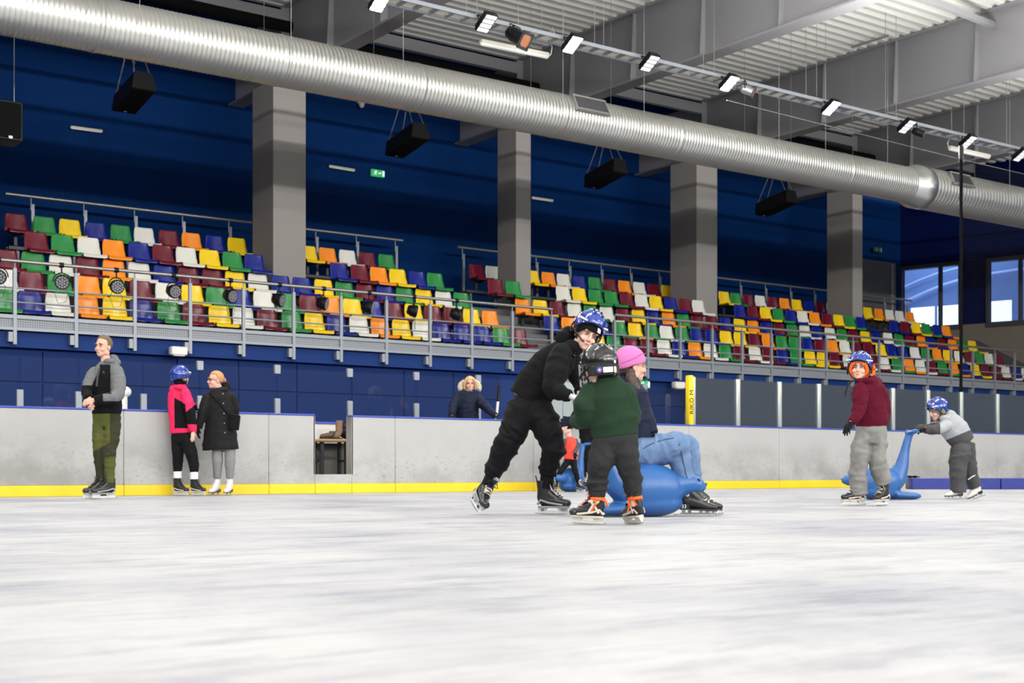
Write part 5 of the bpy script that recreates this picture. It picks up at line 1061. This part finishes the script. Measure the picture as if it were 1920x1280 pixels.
q = MB(); cap(q, f, (-.006, 0, .006), (.104, .088, .106), lambda th: math.radians(10*max(0, math.cos(th))-55*min(1, max(0, 1-math.cos(th)))), 36, 12, .006); q.build('balaclava', fab('sage knit', (.22, .26, .18)), p.root)
sh, h = helmet(p.root, Fr(f(0, 0, .006), f.x, f.z, .95), HBLUE, 1.06)
q = MB(); q.ell(h(.0, .100, -.028), h.d(.03, 0, 0), h.d(0, .012, 0), h.d(0, 0, .034)); q.build('ear_pad', fab('sage ear pad', (.16, .16, .11)), sh)
figure_skate(p.root, stand(p.q(1797, 920, .05), V(-.99, 0, .12), .78), V(-.99, 0, .12), V(0, 1, 0), .78, SKWHITE, SKWHITE, SKBLACK, '', .22, .007); figure_skate(p.root, stand(p.q(1829, 908, -.12), V(-.95, -.32, 0), .78, V(-.32, .95, 0), .20), V(-.95, -.32, .0), V(-.32, .95, 0), .78, SKWHITE, SKWHITE, SKBLACK, '', .22, .007)

# ---- man standing at the left
p = Person('man in grey and black hooded jacket and olive trousers standing on skates', 15.25, (192, 0), SKIN, .008)
f = p.head(194, 649, .0, (-.36, -.06, .93), (.02, 1, .03), 1.04, (199, 681, 0))
g = MB(); p.trunk(g, [(200, 776, 0, 27), (200, 755, 0, 28), (200, 725, 0, 28.5), (200, 702, 0, 29), (200, 688, 0, 24), (198, 677, 0, 13)], .035, joints=False)
p.limb(g, [(219, 697, .05, 13), (223, 718, .12, 12.5), (220, 741, .22, 11), (198, 747, .32, 9.5), (177, 750, .36, 7.5)], .08, bunch=1); p.limb(g, [(178, 699, .0, 12), (168, 716, .06, 11), (162, 735, .14, 9.5), (167, 747, .28, 8)], .08, bunch=1)
hood(g, p, [(212, 673, -.08, 11, 9), (218, 679, -.04, 9, 8), (205, 677, .05, 11, 6)])
j = p.wear(g, 'jacket', [FBLACK, FHG], .010)
paint(j, lambda px, py, z, n: np.where(((px > 207) & (py < 745) & (py < 682+(px-180)*1.9) & (px+0*py > 206-(py-700)*.02)) | ((px > 193) & (py > 738) & (py < 752) & (z < 15.05) & (py < 757-(px-193)*.1)) | ((px < 187) & (py < 722) & (py < 690+(187-px)*2.2)) | (py < 683), 1, 0))
q = MB(); q.tube([p.q(186, 691, .21), p.q(183, 707, .22), p.q(181, 724, .21)], [(.012, .004)]*3, 6); q.build('chest_zip', FMG, j)
q = MB(); p.trunk(q, [(200, 768, 0, 25), (200, 785, 0, 26), (200, 800, 0, 24)], .03, joints=False)
p.limb(q, [(189, 796, 0, 15), (187, 822, .02, 13), (186, 845, .03, 11), (188, 878, .0, 9), (190, 906, .0, 7.5)], .08, bunch=3, ext=(190, 922, 0)); p.limb(q, [(211, 796, 0, 16), (209, 822, .03, 14), (205, 848, .06, 12), (205, 880, .04, 10), (206, 906, .04, 8.2)], .08, bunch=3, ext=(206, 922, .04))
t = p.wear(q, 'trousers', [OLIVE, OLIVED], .010); paint(t, lambda px, py, z, n: np.where(((py > 828) & (py < 856) & (py > 846-(px-175)*.55)) | ((px > 206) & (py < 830)) | ((px < 196) & (py > 856)), 1, 0))
for o_, px, py, hw, m__ in ((t, 195, 802, .016, FBLACK), (j, 194, 697, .018, FMG)):
    s_ = onto(o_, ((px, py),), .002)
    if s_: q = MB(); q.tube([s_[0]-VU*.014, s_[0]+VU*.012], [(hw, .003), (.003, .003)], 6, ref=VR); q.build('small_logo', m__, o_)
p.body(brow=BROWN, smile=-.001)
for (wx, wy, z_), dv, sd in (((176, 750, .36), V(-.85, -.2, .1), 1), ((167, 747, .28), V(.3, -.6, .5), -1)): g = MB(); hand(g, p.q(wx, wy, z_), dv, V(.0, -.3, -.9), .18, sd, .8); p.wear(g, 'hand', SKIN, 0, vox=.006)
g = MB(); cap(g, f, (-.016, 0, .030), (.100, .083, .096), lambda th: math.radians(30+8*math.cos(th*2)) if math.cos(th) > .35 else math.radians(-32), 40, 12, .012, lambda th, ph: .05*max(0, math.cos(th))*math.sin(ph)); fuse(g, 'hair', HSHORT, p.root, .006, 1, .008, CL2)
for A_, x_ in ((p.q(206, 915, .04), V(-.90, 0, .43)), (p.q(190, 915, 0), V(-.90, 0, .43))): hockey_skate(p.root, stand(A_, x_, 1.0), x_, V(0, 1, 0), 1.0, guard=False, low=True, tongue=FOAM, vox=.008)

# ---- child in pink by the boards
p = Person('child in hot pink and black jacket and blue helmet beside the boards, facing away', 17.2, (345, 0), SKINK, .009)
f = p.head(339, 706, .0, (.70, -.06, -.70), (.02, 1, 0), 1.0, (338, 724, 0))
g = MB(); p.trunk(g, [(341, 812, 0, 21), (340, 795, 0, 22), (338, 765, 0, 22.5), (337, 742, 0, 22), (337, 729, 0, 17), (338, 720, 0, 10)], .04, joints=False)
p.limb(g, [(348, 738, .10, 9.5), (353, 757, .14, 9.5), (358, 778, .15, 8.5), (361, 795, .14, 7.5), (362, 808, .12, 6.5)], .08, bunch=1); p.limb(g, [(346, 740, -.10, 9), (356, 756, -.16, 8), (366, 766, -.2, 6.5)], .08)
hood(g, p, [(326, 729, .04, 9, 8), (338, 726, .08, 11, 6)])
j = p.wear(g, 'jacket', [FPINK, FBLACK], .008); paint(j, lambda px, py, z, n: np.where(((px > 327) & (px < 349-(775-py)*.1) & (py > 745+(px-327)*.6) & (py < 803)) | ((px > 345) & (py > 775-(px-345)*.8) & (py < 795)), 1, 0))
q = MB(); p.trunk(q, [(341, 808, 0, 19), (341, 820, 0, 20), (341, 832, 0, 18)], .03, joints=False)
p.limb(q, [(333, 824, -.03, 12), (334, 848, 0, 10.5), (333, 870, 0, 9), (333, 884, 0, 8)], .06, ext=(332, 905, 0)); p.limb(q, [(350, 824, .03, 12.5), (358, 848, .05, 11.5), (363, 868, .05, 9.5), (364, 885, .05, 8)], .06, ext=(364, 908, .05)); p.wear(q, 'trousers', FBLACK2, .008)
p.body(False); q = MB(); cap(q, f, (-.01, 0, -.07), (.085, .078, .05), lambda th: -1.3, 20, 6, .004); q.build('neck_warmer', FBLACK, p.root)
g = MB(); hand(g, p.q(362, 809, .12), V(0, -1, .1), V(-.6, 0, -.6), .15, 1, .5); p.wear(g, 'hand', SKINK, 0, vox=.007); g = MB(); hand(g, p.q(366, 766, -.2), V(.9, -.3, -.2), V(0, -1, 0), .14, -1, .3); p.wear(g, 'glove', GLB, 0, vox=.007)
for a in ((333, 882, 0, 333, 896), (364, 882, .05, 364, 898)): q = MB(); q.tube([p.q(a[0], a[1], a[2]), p.q(a[3], a[4], a[2])], .052, 14); q.build('sock', LBL, p.root)
helmet(p.root, Fr(f(0, 0, .004), f.x, f.z, 1.0), HBLUE, 1.06)
for A_ in (p.q(332, 900, 0), p.q(364, 900, .05)): hockey_skate(p.root, stand(A_, V(.94, 0, .30), .82), V(.94, 0, .30), V(0, 1, 0), .82, guard=False, trim=CREAMF, tongue=FOAM, vox=.008)

# ---- woman in the black coat by the boards
p = Person('woman in long black coat and white skates leaning by the boards, ginger hair', 17.3, (420, 0), SKIN, .009)
f = p.head(404, 712, .0, (-.82, -.14, .55), (.0, 1, .04), .98, (409, 733, 0))
g = MB(); p.trunk(g, [(414, 843, 0, 34, 22), (413, 820, 0, 31, 21), (412, 790, 0, 27, 19), (411, 760, 0, 27, 19), (411, 745, 0, 26, 18), (411, 735, 0, 20, 15), (410, 727, 0, 12, 11)], .04, joints=False, flat=.6)
p.limb(g, [(388, 745, .05, 9), (381, 768, .08, 8.5), (376, 788, .08, 7.5), (372, 802, .06, 6.5)], .08, bunch=1); p.limb(g, [(435, 745, .0, 9), (441, 766, -.04, 8.5), (437, 786, -.06, 7.5), (428, 795, .06, 6.5)], .08, bunch=1)
hood(g, p, [(424, 724, -.08, 9, 10), (418, 731, .04, 11, 5)])
c_ = p.wear(g, 'coat', fab('black coat cloth', (.010, .010, .0105), .7), .010)
for py in (738, 756, 775, 793, 811): q = MB(); sphere_at(q, p.q(418+(py-738)*.05, py, .155), .009); q.build('coat_button', SKGREY, c_)
q = MB(); p.limb(q, [(408, 838, .0, 10.5), (408, 865, .03, 9.5), (407, 896, 0, 7)], .05, ext=(407, 910, 0)); p.limb(q, [(431, 838, .0, 10.5), (431, 865, .03, 9.5), (431, 896, 0, 7)], .05, ext=(431, 910, 0)); p.wear(q, 'jeans', FGJ, .006)
p.body(brow=mat('ginger brow', (.25, .11, .05), .7)); g = MB(); hand(g, p.q(372, 803, .06), V(-.1, -1, 0), V(.7, 0, -.5), .15, 1, .5, 1.1); p.wear(g, 'glove', GLB, 0, vox=.007)
g = MB(); hand(g, p.q(428, 795, .06), V(-.8, -.4, 0), V(0, -.3, -.9), .15, -1, .6, 1.1); p.wear(g, 'glove', GLB, 0, vox=.007)
g = MB(); cap(g, f, (-.014, 0, .026), (.104, .086, .100), lambda th: math.radians(24+10*math.cos(th)) if math.cos(th) > .3 else math.radians(-40), 36, 12, .014); g.ell(f(-.115, 0, .0), f.d(.03, 0, 0), f.d(0, .03, 0), f.d(0, 0, .035)); g.tube([f(-.12, 0, 0), f(-.145, 0, -.06), f(-.13, 0, -.13)], [.025, .025, .008], 10); fuse(g, 'hair', GINGER, p.root, .007, 2, .006, CL2)
q = MB(); q.tube([f(-.108, .03*math.cos(t), -.004+.03*math.sin(t)) for t in np.linspace(0, 6.3, 12)], .010, 6); q.build('hair_tie', mat('purple hair tie', (.35, .03, .30), .6), p.root)
q = MB()
for s in (-1, 1): q.tube([f(.096, s*.032+.022*math.cos(t), .0+.017*math.sin(t)) for t in np.linspace(0, 6.284, 13)], .0022, 5); q.tube([f(.092, s*.054, .004), f(.04, s*.078, .006), f(-.01, s*.082, -.004)], .002, 5)
q.tube([f(.099, -.011, .004), f(.101, 0, .007), f(.099, .011, .004)], .002, 5); q.build('glasses', FOAM, p.root)
q = MB(); cap(q, f, (-.01, 0, -.085), (.075, .068, .04), lambda th: -1.3, 20, 6, .004); q.build('scarf', fab('pale pink scarf', (.5, .38, .38)), p.root)
q = MB(); q.rbox(p.q(440, 791, .12), V(.062, -.012, 0), V(.012, .10, 0), V(0, 0, .035), .02, 3); bg_ = q.build('shoulder_bag', FBLACK2, p.root); q = MB(); q.tube([p.q(393, 737, .13), p.q(408, 752, .20), p.q(424, 772, .20), p.q(436, 784, .17)], [(.014, .003)]*4, 6); q.build('bag_strap', FBLACK2, bg_)
for A_, x_ in ((p.q(407, 900, 0), V(-.30, 0, .95)), (p.q(431, 900, 0), V(-.12, 0, .99))): figure_skate(p.root, stand(A_, x_, .92), x_, V(0, 1, 0), .92, SKWHITE, SKWHITE, mat('brown heel', (.12, .08, .05), .5), '', .23, .008)

# ---- woman with the fur hood behind the boards
p = Person('woman in navy winter jacket with fur hood leaning on the boards', 20.95, (876, 0), SKIN, .010)
f = p.head(881, 719, .0, (.10, -.08, .98), (.0, 1, .06), .98, (877, 738, 0))
g = MB(); p.trunk(g, [(876, 800, 0, 23), (876, 775, 0, 22), (876, 752, 0, 22), (876, 741, 0, 20), (877, 733, 0, 12)], .07, joints=False)
p.limb(g, [(857, 743, .0, 8.5), (850, 760, .15, 8), (847, 779, .34, 6)], .12, bunch=1); p.limb(g, [(896, 745, .0, 8.5), (911, 763, .15, 8), (929, 779, .34, 6)], .12, bunch=1); p.wear(g, 'winter_jacket', FNAVY, .016)
q = MB(); p.trunk(q, [(876, 795, 0, 18), (876, 812, 0, 19)], .03, joints=False); p.limb(q, [(869, 812, 0, 10), (869, 850, 0, 8), (869, 876, 0, 7)], .05, ext=(869, 886, 0)); p.limb(q, [(884, 812, 0, 10), (884, 850, 0, 8), (884, 876, 0, 7)], .05, ext=(884, 886, 0)); p.wear(q, 'trousers', FBLACK2, .008)
for px in (869, 884):
    c = p.q(px, 880, 0); c.z = .24; q = MB(); q.tube([c+VU*.14, c+VU*.06, c+VU*.035+V(0, 0, .06), c+VU*.03+V(0, 0, .15)], [.055, .05, .045, .03], 12); q.build('shoe', SKBLACK, p.root)
p.body(brow=mat('fair brow', (.3, .2, .1), .7), smile=.003)
for wx, wy, dv, sd in ((847, 780, V(-.3, -.3, .7), 1), (929, 780, V(.4, -.3, .7), -1)): g = MB(); hand(g, p.q(wx, wy, .34), dv, V(0, -1, 0), .16, sd, .3, 1.1); p.wear(g, 'glove', GLB, 0, vox=.007)
g = MB(); cap(g, f, (-.012, 0, .022), (.104, .092, .104), lambda th: math.radians(26) if math.cos(th) > .55 else math.radians(-50), 36, 12, .014)
for s in (-1, 1): g.tube([f(.06, s*.05, .085), f(.05, s*.085, .02), f(.03, s*.092, -.05), f(.03, s*.08, -.10)], [.02, .026, .024, .012], 10)
fuse(g, 'hair', BLOND, p.root, .007, 2, .012, CL2)
g = MB(); g.tube([f(-.02+.05*math.cos(t), .150*math.sin(t), -.055-.095*math.cos(t)) for t in np.linspace(1.05, 2*math.pi-1.05, 20)], .042, 12); fuse(g, 'fur_trim', FUR, p.root, .007, 1, .045, CL2)

# ---- the skating-aid seals
SEALM = mat('blue moulded plastic', (.018, .096, .30), .38, bump=(3, .1, .01))
def seal(c, x_, k, lab, vox=.011):
    f = Fr(c, x_, VU, k); o = thing('skating_seal', lab, 'skating aid', c, 'blue plastic skating seals'); q = MB()
    f.ell(q, (.03, 0, .195), (.27, .185, .190), 24, 16); f.ell(q, (.04, 0, .10), (.25, .17, .105), 20, 12)
    q.tube([f(.16, 0, .20), f(.26, 0, .225), f(.35, 0, .235), f(.41, 0, .228)], [(.13*k, .14*k), (.095*k, .10*k), (.078*k, .082*k), (.052*k, .058*k)], 18, ref=f.z); f.ell(q, (.375, 0, .225), (.085, .070, .066)); f.ell(q, (.43, 0, .215), (.040, .046, .038))
    q.tube([f(-.10, 0, .20), f(-.20, 0, .26), f(-.255, 0, .40), f(-.285, 0, .54), f(-.315, 0, .66), f(-.35, 0, .76)], [(.15*k, .14*k), (.115*k, .10*k), (.075*k, .070*k), (.052*k, .05*k), (.045*k, .045*k), (.040*k, .05*k)], 18, ref=f.x)
    for s in (-1, 1): q.tube([f(-.34, 0, .745), f(-.365, s*.06, .765), f(-.38, s*.13, .765)], [(.030*k, .045*k), (.024*k, .050*k), (.014*k, .03*k)], 12, ref=f.z)
    q.tube([f(-.12, 0, .06), f(-.30, 0, .05), f(-.40, 0, .045), f(-.455, 0, .04)], [(.055*k, .16*k), (.045*k, .13*k), (.042*k, .11*k), (.028*k, .07*k)], 18, ref=f.z)
    b = fuse(q, 'seal_body', SEALM, o, vox*k, 3)
    me = b.data; n = len(me.vertices); v_ = np.empty(n*3, 'f'); me.vertices.foreach_get('co', v_); v_ = v_.reshape(-1, 3); v_[:, 2] = np.maximum(v_[:, 2], .004); me.vertices.foreach_set('co', v_.ravel()); me.update()
    for s in (-1, 1): q = MB(); f.ell(q, (.395, s*.052, .262), (.012, .008, .012)); q.build('eye', BLACK, o)
    q = MB(); f.ell(q, (.466, 0, .232), (.012, .016, .012)); q.build('nose', SEALM, o)
    for s in (-1, 1): q = MB(); q.tube([f(-.345, s*.035, .765), f(-.36, s*.085, .775), f(-.378, s*.13, .77)], .022*k, 10); q.build('grip', SEALM, o)
    return f
zS = 9.46; c = P(1207, 0, zS); c.z = 0; seal(c, V(.985, 0, -.17), .985, 'blue plastic seal with a woman sitting on its back')
zS = 14.75; c = P(1652, 0, zS); c.z = 0; seal(c, V(-.985, 0, .17), .985, 'blue plastic seal pushed by a child in light grey')
zS = 20.2; c = P(1072, 0, zS); c.z = 0; seal(c, V(-.55, 0, .83), .95, 'blue plastic seal far back by the boards under a small rider', .014)

# ---- small rider and standing companion far back
p = Person('small child in red vest riding a blue seal far back by the boards', 20.1, (1066, 0), SKINK, .010)
f = p.head(1063, 800, .05, (-.75, -.1, .65), (-.1, 1, 0), .88, (1066, 818, .03))
g = MB(); p.trunk(g, [(1070, 862, .03, 12.5), (1070, 845, .03, 13), (1069, 828, .03, 12), (1067, 819, .03, 6)], .05, joints=False); vest = p.wear(g, 'vest', FVEST, .010)
g = MB(); p.limb(g, [(1059, 826, .05, 4.5), (1053, 838, .15, 4), (1050, 848, .26, 3.5)], .06); p.limb(g, [(1079, 826, .0, 4.5), (1083, 838, .05, 4), (1078, 848, .2, 3.5)], .06); p.wear(g, 'sleeves', FMG, .006)
q = MB(); p.trunk(q, [(1070, 858, .03, 12), (1069, 868, .03, 12.5)], .03, joints=False); p.limb(q, [(1062, 868, .08, 6.5), (1051, 884, .20, 5.5), (1043, 902, .16, 4.5)], .06, ext=(1041, 910, .16)); p.limb(q, [(1075, 868, .06, 6.5), (1079, 884, .18, 5.2), (1084, 903, .16, 4.2)], .06, ext=(1087, 912, .16)); p.wear(q, 'leggings', FBLACK2, .006)
p.body(); g = MB(); cap(g, f, (-.008, 0, .02), (.118, .104, .118), lambda th: math.radians(10*max(0, math.cos(th))-34*max(0, -math.cos(th))-12*abs(math.sin(th))), 30, 12, .01); g.build('helmet', mat('dark grey helmet', (.04, .04, .045), .4), p.root)
for wx, z_ in ((1050, .26), (1078, .2)): g = MB(); hand(g, p.q(wx, 849, z_), V(0, -.9, .3), V(0, 0, -1), .11, 1, .6, 1.2); p.wear(g, 'glove', GLB, 0, vox=.008)
for A_, x_ in ((p.q(1042, 905, .16), V(-.8, 0, .6)), (p.q(1085, 905, .16), V(.75, 0, .65))): hockey_skate(p.root, stand(A_, x_, .62), x_, V(0, 1, 0), .62, guard=False, vox=.011)
p = Person('person in black standing behind the small rider, mostly hidden', 20.7, (1104, 0), SKIN, .011)
f = p.head(1121, 722, .0, (-.6, -.3, .7), (-.1, 1, 0), 1.0, (1117, 742, 0))
g = MB(); p.trunk(g, [(1103, 812, 0, 18), (1106, 790, 0, 18), (1111, 765, 0, 20), (1115, 748, 0, 18), (1116, 740, 0, 9)], .04, joints=False); p.limb(g, [(1098, 752, .04, 8), (1085, 768, .1, 7), (1073, 783, .14, 5.5)], .08); p.limb(g, [(1132, 752, 0, 8), (1136, 775, .05, 7), (1130, 795, .1, 5.5)], .08); j = p.wear(g, 'jacket', FBLACK, .010)
q = MB(); q.rbox(p.q(1080, 760, .20), V(.028, .01, 0), V(-.006, .045, 0), V(0, 0, .006), .02, 3); q.build('sleeve_badge', mat('bright blue badge', (.04, .25, .75), .5), j)
q = MB(); p.trunk(q, [(1103, 806, 0, 17), (1103, 822, 0, 17)], .03, joints=False); p.limb(q, [(1098, 822, .02, 9.5), (1098, 855, .04, 8.5), (1099, 893, .02, 6)], .06, ext=(1099, 905, .02)); p.limb(q, [(1109, 822, -.02, 9.5), (1109, 855, 0, 8.5), (1108, 893, -.02, 6)], .06, ext=(1108, 905, -.02)); p.wear(q, 'trousers', FBLACK2, .008)
p.body(); g = MB(); hand(g, p.q(1072, 784, .14), V(-.7, -.6, .2), V(0, -.5, -.8), .16, 1, .4); p.wear(g, 'hand', SKIN, 0, vox=.008); g = MB(); hand(g, p.q(1130, 796, .1), V(-.4, -.8, .2), V(0, -.5, -.8), .16, -1, .5); p.wear(g, 'hand', SKIN, 0, vox=.008)
g = MB(); cap(g, f, (-.012, 0, .022), (.104, .088, .102), lambda th: math.radians(26) if math.cos(th) > .5 else math.radians(-34), 30, 10, .012); fuse(g, 'hair', HDARK, p.root, .009, 2, .008, CL2)
for A_ in (p.q(1099, 900, .02), p.q(1108, 900, -.02)): hockey_skate(p.root, stand(A_, V(-.4, 0, .9), .95), V(-.4, 0, .9), V(0, 1, 0), .95, guard=False, vox=.012)
